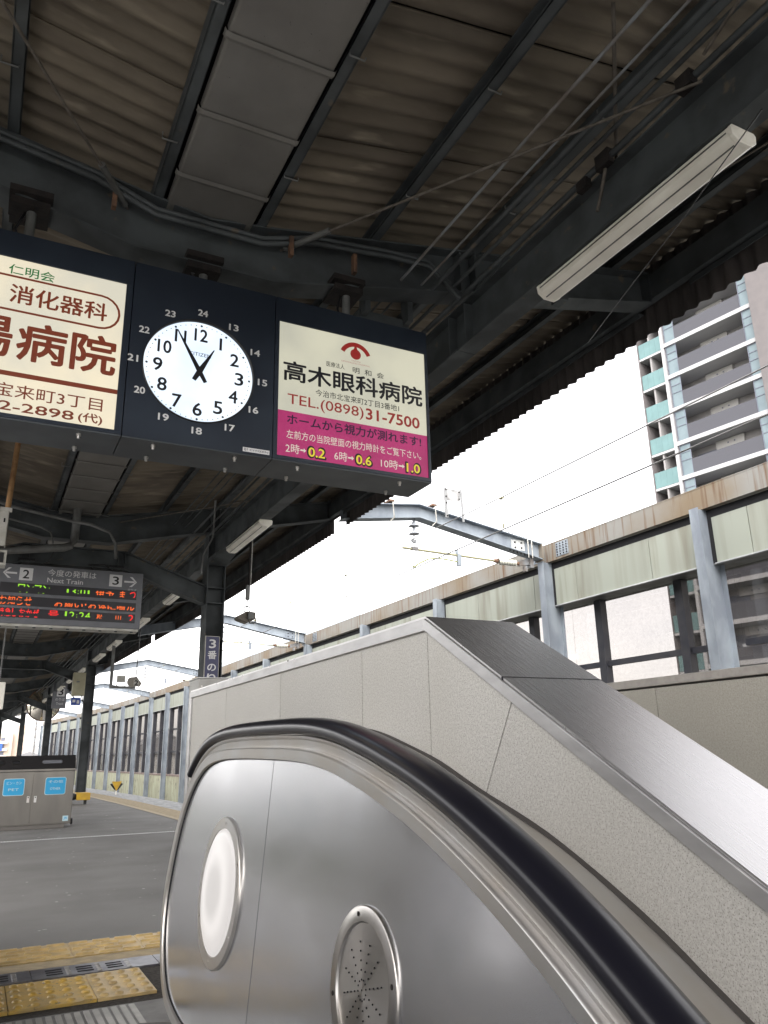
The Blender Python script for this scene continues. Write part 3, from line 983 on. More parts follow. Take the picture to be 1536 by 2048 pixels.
# index ranges
ITOP = min(i for i, p in enumerate(PS) if p[1] > .845)
def idx_y(yv, start=0):
    best = min(range(start, len(PS)), key=lambda i: abs(PS[i][0] - yv) + (10 if PS[i][1] < .6 and yv > 1.2 else 0))
    return best
iseam = idx_y(2.252, 40)
for s in (1, -1):
    # inner panels
    top = PS
    for part in (0, 1):
        if part == 0:
            poly = [p for i, p in enumerate(PS) if i <= iseam] + [(2.254, .182)]
            poly[iseam] = (2.254, poly[iseam][1])
        else:
            poly = [(2.250, PS[iseam][1])] + [p for i, p in enumerate(PS) if i > iseam] + [(-2.3, PS[-1][1] - .80), (1.35, .182 - .0), (1.6, .182), (2.250, .182)]
        f = lambda a, b, dx=0: (side_x(XB(b) + dx, s), a, b)
        MB().prism(poly, lambda a, b: f(a, b), lambda a, b: f(a, b, .006)).build('inner_panel', SS, ESC)
    # moulding strips (hard edges between separate sweeps)
    MB().sweep([[(side_x(XB(p[1]) + dx, s), p[0] + n_.x * d, p[1] + n_.y * d) for d, dx in ((-.001, .001), (.0, -.004))] for p, n_ in zip(PS, NR)]).build('panel_gap', BLACK, ESC)
    rim = prof_sweep(((.001, .0), (.002, -.009), (.004, -.0115)), s)
    prof_sweep(((.004, -.0115), (.031, -.013)), s, m=rim)
    prof_sweep(((.031, -.013), (.0345, -.011), (.036, -.006), (.035, .006)), s, m=rim)
    rim.build('rim_moulding', SSR, ESC)
    dk = prof_sweep(((.035, .004), (.037, .009)), s, ITOP)
    prof_sweep(((.037, .009), (.058, .006)), s, ITOP, m=dk)
    prof_sweep(((.058, .006), (.060, .001), (.068, .000)), s, ITOP, m=dk)
    prof_sweep(((.068, .000), (.070, .012)), s, ITOP, m=dk)
    dk.build('handrail_guide', SSR, ESC)
    hr = prof_sweep(((.076, .012), (.072, .000), (.076, -.010), (.086, -.0135), (.098, -.0125), (.108, -.004), (.114, .012), (.116, .030), (.115, .046), (.109, .060), (.098, .069), (.086, .071), (.076, .066), (.072, .056)), s, ITOP + 1, None, True)
    hr.build('handrail', RUBB, ESC)
    # newel body behind the panel
    body = prof_sweep(((.030, .004), (.030, .070)), s, 4)
    body.build('newel_edge', SSR, ESC)
    poly = [(p[0] + n_.x * .03, p[1] + n_.y * .03) for p, n_ in zip(PS, NR)][4:] + [(-2.3, PS[-1][1] - .8), (1.4, 0), (2.85, .0)]
    MB().prism(poly, lambda a, b: (side_x(XB(b) + .068, s), a, b), lambda a, b: (side_x(XB(b) + .072, s), a, b)).build('outer_panel', SSR, ESC)
    # deck between handrail and granite
    O_ = smooth([(2.55, 1.088), (2.313, 1.075), (2.135, 1.042), (1.909, .99), (1.739, .931), (1.55, .870), (1.354, .805), (1.137, .699), (.987, .610), (-2.2, .610 - .577 * 3.187)], 2)
    I_ = []
    tops = sorted([(p[0], p[1], n_.y) for i, (p, n_) in enumerate(zip(PS, NR)) if p[1] > .9 or p[0] < 2.4])
    for (a, b) in O_:
        for q0, q1 in zip(tops[:-1], tops[1:]):
            if q0[0] <= a <= q1[0]:
                t = (a - q0[0]) / max(1e-6, q1[0] - q0[0])
                I_.append((a, q0[1] + (q1[1] - q0[1]) * t + .045))
                break
        else:
            I_.append((a, PS[-1][1] + .045))
    rows = [[(side_x(.84, s), a, b2), (side_x(.93, s), a, b2 * .55 + b * .45), (side_x(1.04, s), a, b2 * .12 + b * .88), (side_x(1.088, s), a, b)] for (a, b), (_, b2) in zip(O_, I_)]
    MB().sweep(rows, True).build('deck', SSR, ESC)
    MB().sweep([[(side_x(1.088, s), a, b + .001), (side_x(1.101, s), a, b + .005 + .0015 * math.sin(i * .9))] for i, (a, b) in enumerate(O_)]).build('deck_sealant', JOINT, ESC)
    MB().prism([(2.55, -.9), (2.55, 1.088), (2.50, 1.088), (2.50, -.9)], lambda p, q: (side_x(.80, s), p, min(q, 1.07)), lambda p, q: (side_x(1.09, s), p, q)).build('deck_end', SSR, ESC)
    # skirt under the panel
    MB().prism([(3.6, .0), (2.9, .182), (1.6, .182), (1.3, .16), (.9, -.02), (-2.3, -1.86), (-2.3, -2.6), (1.2, -.5), (1.6, -.02), (3.6, -.02)],
               lambda p, q: (side_x(.715, s), p, q), lambda p, q: (side_x(.705, s) if s > 0 else side_x(.705, s), p, q)).build('skirt_panel', SSD, ESC)
# round lamp and speaker on each balustrade
def leaned(cy, cz, s):
    """frame of the leaning panel at (cy,cz): centre, in-plane axes, normal towards the steps"""
    c = Vector((side_x(XB(cz), s), cy, cz))
    e1 = Vector((0, 1, 0))
    e2 = Vector((.0963 * (1 if s > 0 else -1), 0, 1)).normalized()
    n_ = Vector((-1 if s > 0 else 1, 0, .0963)).normalized()
    return c, e1, e2, n_
def ring(c, e1, e2, n_, prof, k=64):
    rows = []
    for r, h in prof:
        rows.append([c + e1 * (math.cos(2 * math.pi * t / k) * r) + e2 * (math.sin(2 * math.pi * t / k) * r) + n_ * h for t in range(k)])
    return MB().sweep(rows, True, True)
def glowmat(c):
    # ring tube behind the opal cover: brightest on a circle round the centre
    m = mat('opal_lamp_cover', (1.0, .955, .93), .35, emit=.5)
    nn = m.node_tree.nodes; ll = m.node_tree.links
    p = nn['Principled BSDF']
    g = nn.new('ShaderNodeNewGeometry')
    d = nn.new('ShaderNodeVectorMath'); d.operation = 'DISTANCE'
    d.inputs[1].default_value = tuple(c)
    r = nn.new('ShaderNodeValToRGB')
    el = r.color_ramp.elements
    el[0].position = .0; el[0].color = (.56, .56, .56, 1)
    el[1].position = 1.0; el[1].color = (.62, .62, .62, 1)
    for ps, v in ((.065, .58), (.10, .76), (.115, .78), (.145, .66), (.17, .64)):
        e = el.new(ps); e.color = (v, v, v, 1)
    mu = nn.new('ShaderNodeMath'); mu.operation = 'MULTIPLY'
    mu.inputs[1].default_value = EM
    ll.new(g.outputs['Position'], d.inputs[0])
    ll.new(d.outputs['Value'], r.inputs[0])
    ll.new(r.outputs[0], mu.inputs[0])
    ll.new(mu.outputs[0], p.inputs['Emission Strength'])
    return m
for s in (1, -1):
    c, e1, e2, n_ = leaned(2.632, .597, s)
    rg = ring(c, e1, e2, n_, ((.216, .0), (.216, .007), (.213, .0095)))
    r2 = ring(c, e1, e2, n_, ((.213, .0095), (.182, .0095)))
    rg.add(r2.v, r2.f); 
    r3 = ring(c, e1, e2, n_, ((.182, .0095), (.180, .006)))
    rg.add(r3.v, r3.f, True)
    lo_ = rg.build('lamp_ring', SSR, ESC)
    ring(c, e1, e2, n_, ((.180, .006), (.178, .009), (.16, .016), (.10, .022), (.05, .024), (.0005, .0245))).build('lamp_diffuser', glowmat(c), ESC)
    sc_ = MB()
    for t in range(6):
        a = t * math.pi / 3 + .55
        disc(sc_, c + e1 * math.cos(a) * .197 + e2 * math.sin(a) * .197 + n_ * .0095, .0045, n_, .002, 10)
    sc_.build('screw', SSR, lo_)
    c, e1, e2, n_ = leaned(1.573, .556, s)
    sg = ring(c, e1, e2, n_, ((.150, .0), (.150, .005), (.1475, .0075), (.120, .0075)))
    so_ = sg.build('speaker_ring', SSP, ESC)
    r4 = ring(c, e1, e2, n_, ((.1205, .0074), (.1175, -.000)))
    r4.build('speaker_rim', SSR, so_)
    nr = []
    dd = ring(c, e1, e2, n_, ((.1175, .0025), (.0005, .0045)))
    DISCM = bpy.data.materials.get('spun_disc')
    if DISCM is None:
        DISCM = mat('spun_disc', (.50, .48, .46), .26, metal=1)
        nn = DISCM.node_tree.nodes; ll = DISCM.node_tree.links
        # radial brushing: tangent runs round the disc centre
        tg = nn.new('ShaderNodeTangent'); tg.direction_type = 'RADIAL'; tg.axis = 'X'
        pr = nn['Principled BSDF']
        pr.inputs['Anisotropic'].default_value = .75
        pr.inputs['Roughness'].default_value = .34
        ll.new(tg.outputs[0], pr.inputs['Tangent'])
    do = dd.build('speaker_grille', DISCM, ESC)
    # move mesh origin to the disc centre so that the radial tangent has its pole there
    me = do.data
    cc = c - ORG.get(ESC.name)
    for v in me.vertices: v.co = v.co - cc
    do.location = cc
    ORG[do.name] = c.copy()
    ho = MB()
    for ray_ in range(12):
        a = (ray_ + .5) * math.pi / 6
        for q in range(5):
            rad = .018 + q * .0165 if ray_ % 1 == 0 else 0
            disc(ho, c + e1 * math.cos(a) * rad + e2 * math.sin(a) * rad + n_ * .0035, .0017, n_, .0018, 8)
    disc(ho, c + n_ * .0035, .0017, n_, .0018, 8)
    ho.build('grille_holes', BLACK, do, kind='stuff')
    sc_ = MB()
    for t in range(4):
        a = t * math.pi / 2 + math.pi / 2 - .25
        disc(sc_, c + e1 * math.cos(a) * .134 + e2 * math.sin(a) * .134 + n_ * .0075, .0048, n_, .0012, 10)
    sc_.build('rusty_screw', BRN, so_)
# landing plate, comb and steps
lp = MB().box(-.60, 1.04, 2.90, 3.875, -.02, .004).box(-.345, .715, 1.95, 2.899, -.02, .004)
LPO = lp.build('landing_plate', mat('landing_plate_metal', (.40, .40, .40), .5, metal=.7, c2=(.30, .30, .30), scale=9), ESC)
rb = MB()
for i in range(30):
    x = -.335 + i * .036
    rb.box(x, x + .022, 2.0, 3.84, .004, .010)
rb.build('plate_ribs', mat('rib_metal', (.72, .71, .69), .4, metal=.5, c2=(.55, .55, .53), scale=7), ESC, kind='stuff')
box('floor_infill', CONC, ESC, .715, 1.09, 2.6, 2.898, -.02, .003)
box('floor_infill', CONC, ESC, -.62, -.345, 2.6, 2.898, -.02, .003)
box('comb_plate', SSD, ESC, -.345, .715, 1.72, 1.945, -.02, .010)
stp = MB().box(-.34, .70, 0, .405, -.22, 0)
for i in range(52):
    stp.box(-.335 + i * .02, -.327 + i * .02, .004, .40, 0, .008)
STM = mat('step_metal', (.16, .16, .165), .45, metal=.8, c2=(.11, .11, .11), scale=10)
s0 = stp.build('step', STM, ESC, world=False)
for i in range(9):
    o = s0 if i == 0 else dup(s0)
    dz = 0 if i == 0 else -.10 * min(i, 1) - .22 * max(0, i - 1)
    o.location = (-.185, 1.31 - .40 * i - 3 + 0, -.012 + dz)
    o.parent = ESC

# ------------------------------------------------------------------ sound wall across the track
SW = empty('trackside_wall', (8.5, 0, -1.2), 'long pale green trackside windbreak with rust streaked top beam, grey posts and dark framed windows', 'wall')
POST = [-3.6, 0, 3.55, 7.11, 10.45, 14.05, 17.7, 21.6] + [21.6 + 3.78 * k for k in range(1, 17)]
PORTY = [10.45, 21.6, 32.94, 44.28, 55.62, 66.96]
WX = 8.5
for a, b in zip(POST[:-1], POST[1:]):
    sa, sb_ = shift(a), shift(b)
    bf = lambda y_, a=a, b=b, sa=sa, sb_=sb_: sa + (sb_ - sa) * (y_ - a) / (b - a)
    far = a > 30
    # top beam
    m = MB()
    m.obox((WX, a, 0), (WX, b, 0), (0, 0, 1), -.006, .006, 4.09, 4.39)
    m.obox((WX + .08, a, 0), (WX + .08, b, 0), (0, 0, 1), -.09, .12, 4.38, 4.394)
    m.obox((WX + .08, a, 0), (WX + .08, b, 0), (0, 0, 1), -.09, .12, 4.078, 4.09)
    m.build('top_beam', RUSTB, SW, bend=bf)
    # header band: two or three pale green panels
    cuts = [a + .09, a + (b - a) * .40, b - .09] if not far else [a + .09, b - .09]
    if abs(a - 10.45) < .1: cuts = [10.54, 10.814 + .12, 12.73, 13.96]
    if abs(a - 7.11) < .1: cuts = [7.20, 8.17, 9.81, 10.36]
    if abs(a - 3.55) < .1: cuts = [3.64, 4.9, 6.45, 7.02]
    for c0, c1 in zip(cuts[:-1], cuts[1:]):
        box('header_panel', GREENP, SW, WX + .05, WX + .075, c0 + .006, c1 - .006, 3.325, 3.945, bend=bf)
    box('header_shade', BLACK, SW, WX + .078, WX + .085, a, b, 3.33, 4.07, bend=bf)  # black sheet; its bare top stands in for the shadow under the beam
    box('drip_edge', EDGEC, SW, WX + .02, WX + .075, a + .08, b - .08, 3.305, 3.321, bend=bf)
    box('soffit', CONC if far else STEEL_L, SW, WX + .078, WX + .56, a, b, 3.31, 3.322, bend=bf)
    # mullions, rails, glass
    mul = [a + (b - a) * .28, a + (b - a) * .75] if not far else [a + (b - a) * .50, a + (b - a) * .93]
    gx = WX + .44 if not far else WX + .23
    if abs(a - 7.11) < .1: mul = [8.0, 9.70]
    for my in mul:
        box('mullion', MULL, SW, WX + (.33 if not far else .06), WX + (.46 if not far else .24), my - .075, my + .075, .22, 3.308, bend=bf, bevel=.004 if not far else 0)
    e = [a] + mul + [b]
    for c0, c1 in zip(e[:-1], e[1:]):
        for z0 in (2.24, 1.20):
            box('window_rail', MULL, SW, gx - .07, gx - .01, c0 + .08, c1 - .08, z0, z0 + .085, bend=bf)
        box('glass_pane', GLASS, SW, gx, gx + .006, c0 + .0005, c1 - .0005, .22, 3.31, bend=bf)
    box('sill', SILL, SW, WX + .05, WX + .50, a + .02, b - .02, .12, .20, bend=bf)
    n_ = 2 if far else 3
    for i in range(n_):
        c0 = a + .08 + (b - a - .16) * i / n_; c1 = a + .08 + (b - a - .16) * (i + 1) / n_
        box('lower_panel', GREENL, SW, WX + .06, WX + .09, c0 + .006, c1 - .006, -1.2, .118, bend=bf)
    box('lower_backing', BLACK, SW, WX + .092, WX + .1, a, b, -1.2, .12, bend=bf)
for y_ in POST:
    sx = shift(y_)
    m = MB()
    top = 4.075
    m.box(WX - .16, WX - .148, y_ - .075, y_ + .075, -1.2, top)
    dp_ = .19 if y_ < 30 else .045
    m.box(WX + dp_, WX + dp_ + .012, y_ - .075, y_ + .075, -1.2, top)
    m.box(WX - .148, WX + dp_, y_ - .005, y_ + .005, -1.2, top)
    m.build('post', GALV, SW, bend=lambda q, sx=sx: sx)
SWL = empty('trackside_wall', (2 * XC - 8.5, 0, -1.2), 'matching windbreak beyond the left track, visible only as a dim reflection in the steel', 'wall')
SWL.scale = (-1, 1, 1)
for ch in list(SW.children):
    if min(v.co.y for v in ch.data.vertices) < 26 and max(v.co.y for v in ch.data.vertices) > 2:
        if ch.name.startswith('header_panel') or ch.name.startswith('glass'):
            pass
        dup(ch, ch.location.copy(), None, SWL)
GL2 = glassm('clear_window_glass', (.88, .88, .88), .05)  # unseen left panes made clearer to brighten the reflection in the steel
for ch in SWL.children:
    if ch.name.startswith('glass_pane'):
        ch.data = ch.data.copy()
        ch.data.materials[0] = GL2
# splice plates with bolts on the top beam near each portal
for y_ in PORTY[:3]:
    for dy in (-.42, .42):
        o = box('splice_plate', GALV, SW, WX - .014, WX - .007, y_ + dy - .16, y_ + dy + .16, 4.12, 4.36)
        bm_ = MB()
        for i in range(4):
            for j in range(5):
                disc(bm_, (WX - .014, y_ + dy - .12 + i * .08, 4.15 + j * .045), .012, (-1, 0, 0), .012, 6)
        bm_.build('bolts', BRN, o, kind='stuff')

# ------------------------------------------------------------------ overhead line portals and wires
for k, y_ in enumerate(PORTY):
    sx = shift(y_)
    where = ['right behind the advertising sign', 'beyond the nearest canopy column', 'third along, above the small 2 sign', 'fourth along, far down the platform', 'fifth along, very small', 'last and smallest'][k]
    PT = empty('overhead_line_portal', (8.4 - sx, y_, 4.1), 'grey steel overhead line portal beam over the track, %s' % where, 'portal beam', 'overhead line portals over track 3')
    bf = lambda q, sx=sx: sx
    m = MB()
    pts = [(8.34, 4.105, 4.375), (5.94, 4.575, 4.79), (4.86, 4.475, 4.72)] if k == 0 else [(8.34, 4.105, 4.375), (5.94, 4.575, 4.79), (3.6, 4.12, 4.36)]
    if k == 0: pts[-1] = (4.6, 4.40, 4.64)
    for (xa, ba, ta), (xb, bb, tb_) in zip(pts[:-1], pts[1:]):
        m.prism([(xa, ba), (xb, bb), (xb, tb_), (xa, ta)], lambda p, q: (p, y_ - .005, q), lambda p, q: (p, y_ + .005, q))
        for za, zb_ in ((ba, bb), (ta, tb_)):
            m.prism([(xa, za - .007), (xb, zb_ - .007), (xb, zb_ + .007), (xa, za + .007)], lambda p, q: (p, y_ - .10, q), lambda p, q: (p, y_ + .10, q))
    m.build('beam', GALV, PT, bend=bf)
    box('end_plate', RUSTB, PT, 8.325, 8.345, y_ - .1, y_ + .1, 4.08, 4.39, bend=bf)
    if k < 4:
        m = MB()
        bz = lambda x: 4.24 + (8.34 - x) * (4.68 - 4.24) / 2.4
        m.box(7.75, 8.02, y_ - .02, y_ - .006, bz(7.88) - .09, bz(7.88) + .09)
        o = m.build('splice_plate', mat('splice_galv', (.50, .51, .50), .6, metal=.2) if k == 0 else GALV, PT, bend=bf)
        b_ = MB()
        for i in range(2):
            for j in range(2):
                disc(b_, (7.82 + i * .13, y_ - .02, bz(7.88) - .045 + j * .09), .016, (0, -1, 0), .012, 6)
        for i in range(7):
            for s_ in (-1, 1):
                xx = 7.68 + i * .075
                disc(b_, (xx, y_ - .06, bz(xx) + s_ * .135), .011, (0, 0, s_), .03, 6)
        b_.build('bolts', BRN, o, bend=bf, kind='stuff')
    # droplet supports: insulator, tube, steady arm
    if k < 3:
        m = MB()
        m.tube([(5.90, y_, 4.60), (5.885, y_, 4.50)], .008)
        m.tube([(5.885, y_, 4.50), (5.882, y_, 4.47), (5.878, y_, 4.46), (5.878, y_, 4.37), (5.875, y_, 4.345), (5.875, y_, 4.33)], [.02, .025, .035, .012, .012, .014], 12)
        sus = m.build('insulator_hanger', GALV_D, PT, bend=bf)
        m = MB()
        for z0 in (4.46, 4.33):
            m.sweep([[(5.878 + r * math.cos(t * math.pi / 8), y_ + r * math.sin(t * math.pi / 8), z0 + dz) for t in range(16)] for r, dz in ((.022, .07), (.032, .035), (.045, .012), (.085, -.012), (.088, -.022), (.05, -.018), (.02, -.03))], True, True)
        m.build('insulator_disc', PORCG, sus, bend=bf)
        m = MB()
        m.tube([(5.875, y_, 4.30), (5.868, y_, 4.20), (5.87, y_, 4.07)], .010)
        m.box(5.83, 5.91, y_ - .02, y_ + .02, 4.17, 4.215)
        m.box(5.82, 5.93, y_ - .03, y_ + .03, 4.045, 4.095)
        m.build('clevis', GALV_D, sus, bend=bf)
        MB().tube([(5.66, y_, 4.068), (7.40, y_, 4.012)], .019, 10).build('cantilever_tube', FRP, PT, bend=bf)
        m = MB()
        rws = []
        for i in range(29):
            x = 7.46 + i * .0125
            r = .042 + .016 * math.cos(i * math.pi / 2)
            rws.append([(x, y_ + r * math.cos(t * math.pi / 7), 4.008 + r * math.sin(t * math.pi / 7)) for t in range(14)])
        m.sweep(rws, True, True)
        m.build('rod_insulator', PORC, PT, bend=bf)
        MB().tube([(7.38, y_, 4.012), (7.40, y_, 4.012), (7.46, y_, 4.009)], [.026, .034, .034], 12).tube([(7.80, y_, 4.008), (7.88, y_, 4.005)], .03, 12).build('insulator_cap', RUST, PT, bend=bf)
        m = MB()
        m.obox((7.88, y_, 3.96), (8.18, y_, 4.02), (0, 0, 1), -.03, .03, 0, .012)
        m.obox((7.90, y_, 3.97), (8.20, y_, 4.05), (0, 0, 1), -.004, .004, 0, .09)
        m.box(7.98, 8.04, y_ - .03, y_ + .03, 3.88, 3.97)
        m.box(8.10, 8.17, y_ - .04, y_ + .04, 3.95, 4.15)
        m.build('wall_bracket', GALV_D, PT, bend=bf)
        for xx in (8.02, 8.10):
            rod_ = MB().tube([(xx, y_ - .115, 4.52 - (xx - 8.0) * .18), (xx, y_ - .115, 4.10)], .010, 6)
            rod_.build('strap_bolt', WHT2, PT, bend=bf)
        m = MB()
        m.box(6.66, 6.73, y_ - .025, y_ + .025, 3.86, 4.06).box(6.64, 6.69, y_ - .02, y_ + .02, 4.05, 4.12)
        m.build('registration_clamp', GALV, PT, bend=bf)
        MB().tube([(6.66, y_, 3.93), (6.5, y_, 3.945), (6.3, y_ - .0, 3.955), (6.12, y_, 3.925), (5.95, y_ - .02, 3.84), (5.83, y_ - .03, 3.755)], .012, 8).tube([(5.83, y_ - .03, 3.755), (5.825, y_ - .03, 3.79)], .014, 6).build('steady_arm', mat('olive_arm', (.26, .28, .10), .5) if k == 0 else FRP, PT, bend=bf)
    if k == 0:
        m = MB()
        m.obox((6.435, y_ - .11, 4.62), (6.42, y_ - .11, 5.13), (0, 1, 0), -.028, .028, -.01, .01)
        m.obox((6.75, y_ - .11, 4.58), (6.725, y_ - .11, 5.14), (0, 1, 0), -.018, .018, -.01, .01)
        br = m.build('sign_bracket', mat('bracket_galv', (.22, .225, .23), .6), PT)
        box('blank_plate', mat('blank_plate_grey', (.17, .17, .17), .5, c2=(.42, .42, .42), scale=8), br, 6.45, 6.71, y_ - .10, y_ - .094, 4.92, 5.125)
        b_ = MB()
        for x_, z_2 in ((6.43, 5.10), (6.43, 4.98), (6.435, 4.87), (6.44, 4.65), (6.68, 5.08), (6.68, 4.96)):
            disc(b_, (x_, y_ - .12, z_2), .014, (0, -1, 0), .01, 8)
        b_.build('bolts', BRN, br, kind='stuff')
        for xx, zt in ((5.45, 4.77), (6.22, 4.79)):
            MB().tube([(xx, y_ - .11, zt), (xx + .02, y_ - .11, zt - .26), (xx - .05, y_ - .08, zt - .33)], .010, 6).build('cable_tie_rod', WHT2, PT)
            MB().box(xx - .06, xx + .03, y_ - .12, y_ + .08, zt - .0, zt + .03).build('clip', RUST, PT)
CWX = 5.80
def wire(nm, lab, pts, r, mt=WIREM):
    o = MB().tube([(x - shift(yv), yv, z) for x, yv, z in pts], r, 6).build(nm, mt, None)
    return tag(o, lab, 'wire')
wire('contact_wire', 'lower bare overhead contact wire running along the track', [(CWX, yv, 3.725) for yv in (-14, -4, 3, 10.45)] + [(CWX - .0, yv, 3.745 + .001 * yv) for yv in (15, 21.6, 28, 33, 40, 46, 52, 60, 70, 80)], .0085)
mess = [(CWX, yv, z) for yv, z in ((-14, 4.24), (-8, 4.16), (-2, 4.16), (4, 4.155), (7.9, 4.16), (10.45, 4.20), (13, 4.15), (16.5, 4.135), (19, 4.16), (21.6, 4.20), (26, 4.14), (33, 4.20), (39, 4.14), (44.3, 4.2), (50, 4.15), (55.6, 4.2), (62, 4.15), (67, 4.2), (80, 4.2))]
wire('messenger_wire', 'upper overhead messenger wire above the contact wire', mess, .0075)
for yv in (7.95, 12.94, 15.9, 18.4, 25, 29, 36.5, 41):
    z1 = 4.15
    o = empty('wire_dropper', (CWX - shift(yv), yv, z1), 'thin overhead wire dropper, %s' % {7.95: 'nearest one', 12.94: 'second from the camera', 15.9: 'just left of the hanging camera box, third one', 18.4: 'fourth from the camera', 25: 'fifth', 29: 'sixth', 36.5: 'seventh', 41: 'farthest'}[yv], 'dropper', 'droppers on the overhead wires')
    MB().tube([(CWX, yv, z1), (CWX + .006, yv, (z1 + 3.75) / 2), (CWX, yv, 3.75)], .004, 5).build('hanger', WIREM, o, bend=shift)
    MB().tube([(CWX, yv - .03, z1 + .0), (CWX, yv + .03, z1 + .0)], .018, 8).tube([(CWX, yv, 3.74), (CWX, yv, 3.80)], .012, 6).build('clamp', FRP, o, bend=shift)

# ------------------------------------------------------------------ hanging sign: ad | clock | ad
SY = 3.95
def housing(x0, x1, label, cat, nm, openx0, openx1, oz0, oz1):
    t = empty(nm, ((x0 + x1) / 2, SY, 3.64), label, cat)
    box('housing', NAVY, t, x0, x1, SY + .012, SY + .30, 2.60, 3.64, bevel=.003)
    box('bottom_cover', HOUSB, t, x0 + .001, x1 - .001, SY - .002, SY + .302, 2.592, 2.5995)
    if openx0 is not None:
        m = MB()
        m.box(x0 + .001, x1 - .001, SY - .006, SY + .012, oz1, 3.64).box(x0 + .001, x1 - .001, SY - .006, SY + .012, 2.60, oz0)
        m.box(x0 + .001, openx0, SY - .006, SY + .012, oz0, oz1).box(openx1, x1 - .001, SY - .006, SY + .012, oz0, oz1)
        m.build('front_frame', NAVY, t, bevel=.0015)
    b_ = MB()
    for bx in (x0 + .17, x1 - .2):
        for by in (.05, .24):
            disc(b_, (bx, SY + by, 2.592), .012, (0, 0, -1), .012, 8)
            disc(b_, (bx, SY + by, 2.580), .008, (0, 0, -1), .014, 6)
    b_.build('cover_bolts', SSR, t, kind='stuff')
    return t
A1 = housing(-.58, .4985, 'backlit cream hospital advert with brown lettering, left of the clock', 'advertising sign', 'advertising_sign', -.565, .462, 2.622, 3.488)
CK = housing(.5015, 1.3165, 'square navy platform clock with lit white dial and 24 hour numerals, hanging under the canopy', 'clock', 'platform_clock', None, None, 0, 0)
A3 = housing(1.3195, 2.358, 'backlit ivory and magenta eye hospital advert, right of the clock', 'advertising sign', 'advertising_sign', 1.346, 2.338, 2.624, 3.483)
# ad 1
box('light_panel', AD1M, A1, -.565, .462, SY + .0015, SY + .006, 2.622, 3.488)
f = yplane(SY + .0005)
text('仁明会', -.118, .100, 3.395, 3.452, f, I_GRN, A1, .012)
def outline(pts_out, pts_in, nm, mt, par):
    n = len(pts_out)
    v = [f(*p) for p in pts_out] + [f(*p) for p in pts_in]
    MB().add(v, [(i, (i + 1) % n, n + (i + 1) % n, n + i) for i in range(n)]).build(nm, mt, par)
def stadium(x0, x1, z0, z1, n=10):
    r = (z1 - z0) / 2
    return arc(x1 - r, (z0 + z1) / 2, r, -90, 90, n) + arc(x0 + r, (z0 + z1) / 2, r, 90, 270, n)
outline(stadium(-.545, .444, 3.183, 3.389), stadium(-.533, .432, 3.195, 3.377), 'oval_frame', I_RED, A1)
text('消化器科', -.098, .374, 3.234, 3.338, f, I_RED, A1, .018)
text('腸', -.30, -.065, 2.925, 3.140, f, I_RED, A1, .022)
text('病院', -.035, .437, 2.925, 3.140, f, I_RED, A1, .022)
MB().sweep([[f(-.565, z), f(.462, z)] for z in (2.824, 2.850)]).build('brown_bar', I_RED, A1)
text('宝来町3丁目', -.110, .395, 2.712, 2.785, f, I_RED, A1, .006)
text('2-2898', -.080, .262, 2.640, 2.688, f, I_RED, A1, .022)
text('(代)', .285, .400, 2.634, 2.692, f, I_RED, A1, .020)
# ad 3
box('light_panel', AD3M, A3, 1.346, 2.338, SY + .0015, SY + .006, 2.908, 3.483)
box('pink_panel', PINK, A3, 1.346, 2.338, SY + .0015, SY + .006, 2.624, 2.9075)
cx, cz = 1.846, 3.335
op = arc(cx, cz, .118, 25, 155, 20, .112); ip = arc(cx, cz, .088, 155, 25, 20, .084)
MB().add([f(*p) for p in op + ip], [tuple(range(len(op + ip)))]).build('eye_logo', I_RED2, A3)
MB().add([f(cx + .036 * math.cos(t), 3.372 + .036 * math.sin(t)) for t in [i * math.pi / 12 for i in range(24)]], [tuple(range(24))]).build('eye_logo', I_RED2, A3)
MB().add([f(cx - .014, 3.40), f(cx + .014, 3.40), f(cx + .006, 3.428), f(cx - .006, 3.428)], [(0, 1, 2, 3)]).build('eye_logo', I_RED2, A3)
text('TAKAGI', 1.815, 1.878, 3.319, 3.329, f, I_PNK, A3)
text('OPHTHALMIC HOSPITAL', 1.748, 1.945, 3.303, 3.314, f, I_PNK, A3)
text('医療法人', 1.650, 1.770, 3.250, 3.284, f, I_BLK, A3, .005)
text('明  和  会', 1.825, 2.040, 3.242, 3.282, f, I_BLK, A3, .008)
text('高木眼科病院', 1.378, 2.310, 3.104, 3.232, f, I_BLK, A3, .022)
text('今治市北宝来町2丁目3番地1', 1.580, 2.142, 3.038, 3.082, f, I_BLK, A3, .006)
text('TEL.(0898)', 1.405, 1.895, 2.935, 3.020, f, I_RED2, A3, .004)
text('31-7500', 1.912, 2.285, 2.947, 3.018, f, I_RED2, A3, .028)
text('ホームから視力が測れます!', 1.405, 2.292, 2.826, 2.890, f, I_NAV, A3, .018)
text('左前方の当院壁面の視力時計をご覧下さい。', 1.402, 2.290, 2.738, 2.790, f, I_WHT, A3, .004)
f2 = yplane(SY + .0000)
def item(a, b, s_, c0, c1, c2, c3, t_, d0, d1):
    text(s_, a, b, 2.648, 2.706, f, I_WHT, A3, .004)
    z = 2.676
    MB().add([f(c0, z - .005), f(c1 - .015, z - .005), f(c1 - .015, z - .014), f(c1, z), f(c1 - .015, z + .014), f(c1 - .015, z + .005), f(c0, z + .005)], [tuple(range(7))]).build('arrow_mark', I_WHT, A3)
    text(t_, d0, d1, 2.640, 2.708, f, I_BLK, A3, .075)
    text(t_, d0 + .006, d1 - .006, 2.646, 2.702, f2, I_YEL, A3, .025)
item(1.398, 1.483, '2時', 1.488, 1.524, 0, 0, '0.2', 1.533, 1.645)
item(1.701, 1.785, '6時', 1.790, 1.828, 0, 0, '0.6', 1.837, 1.947)
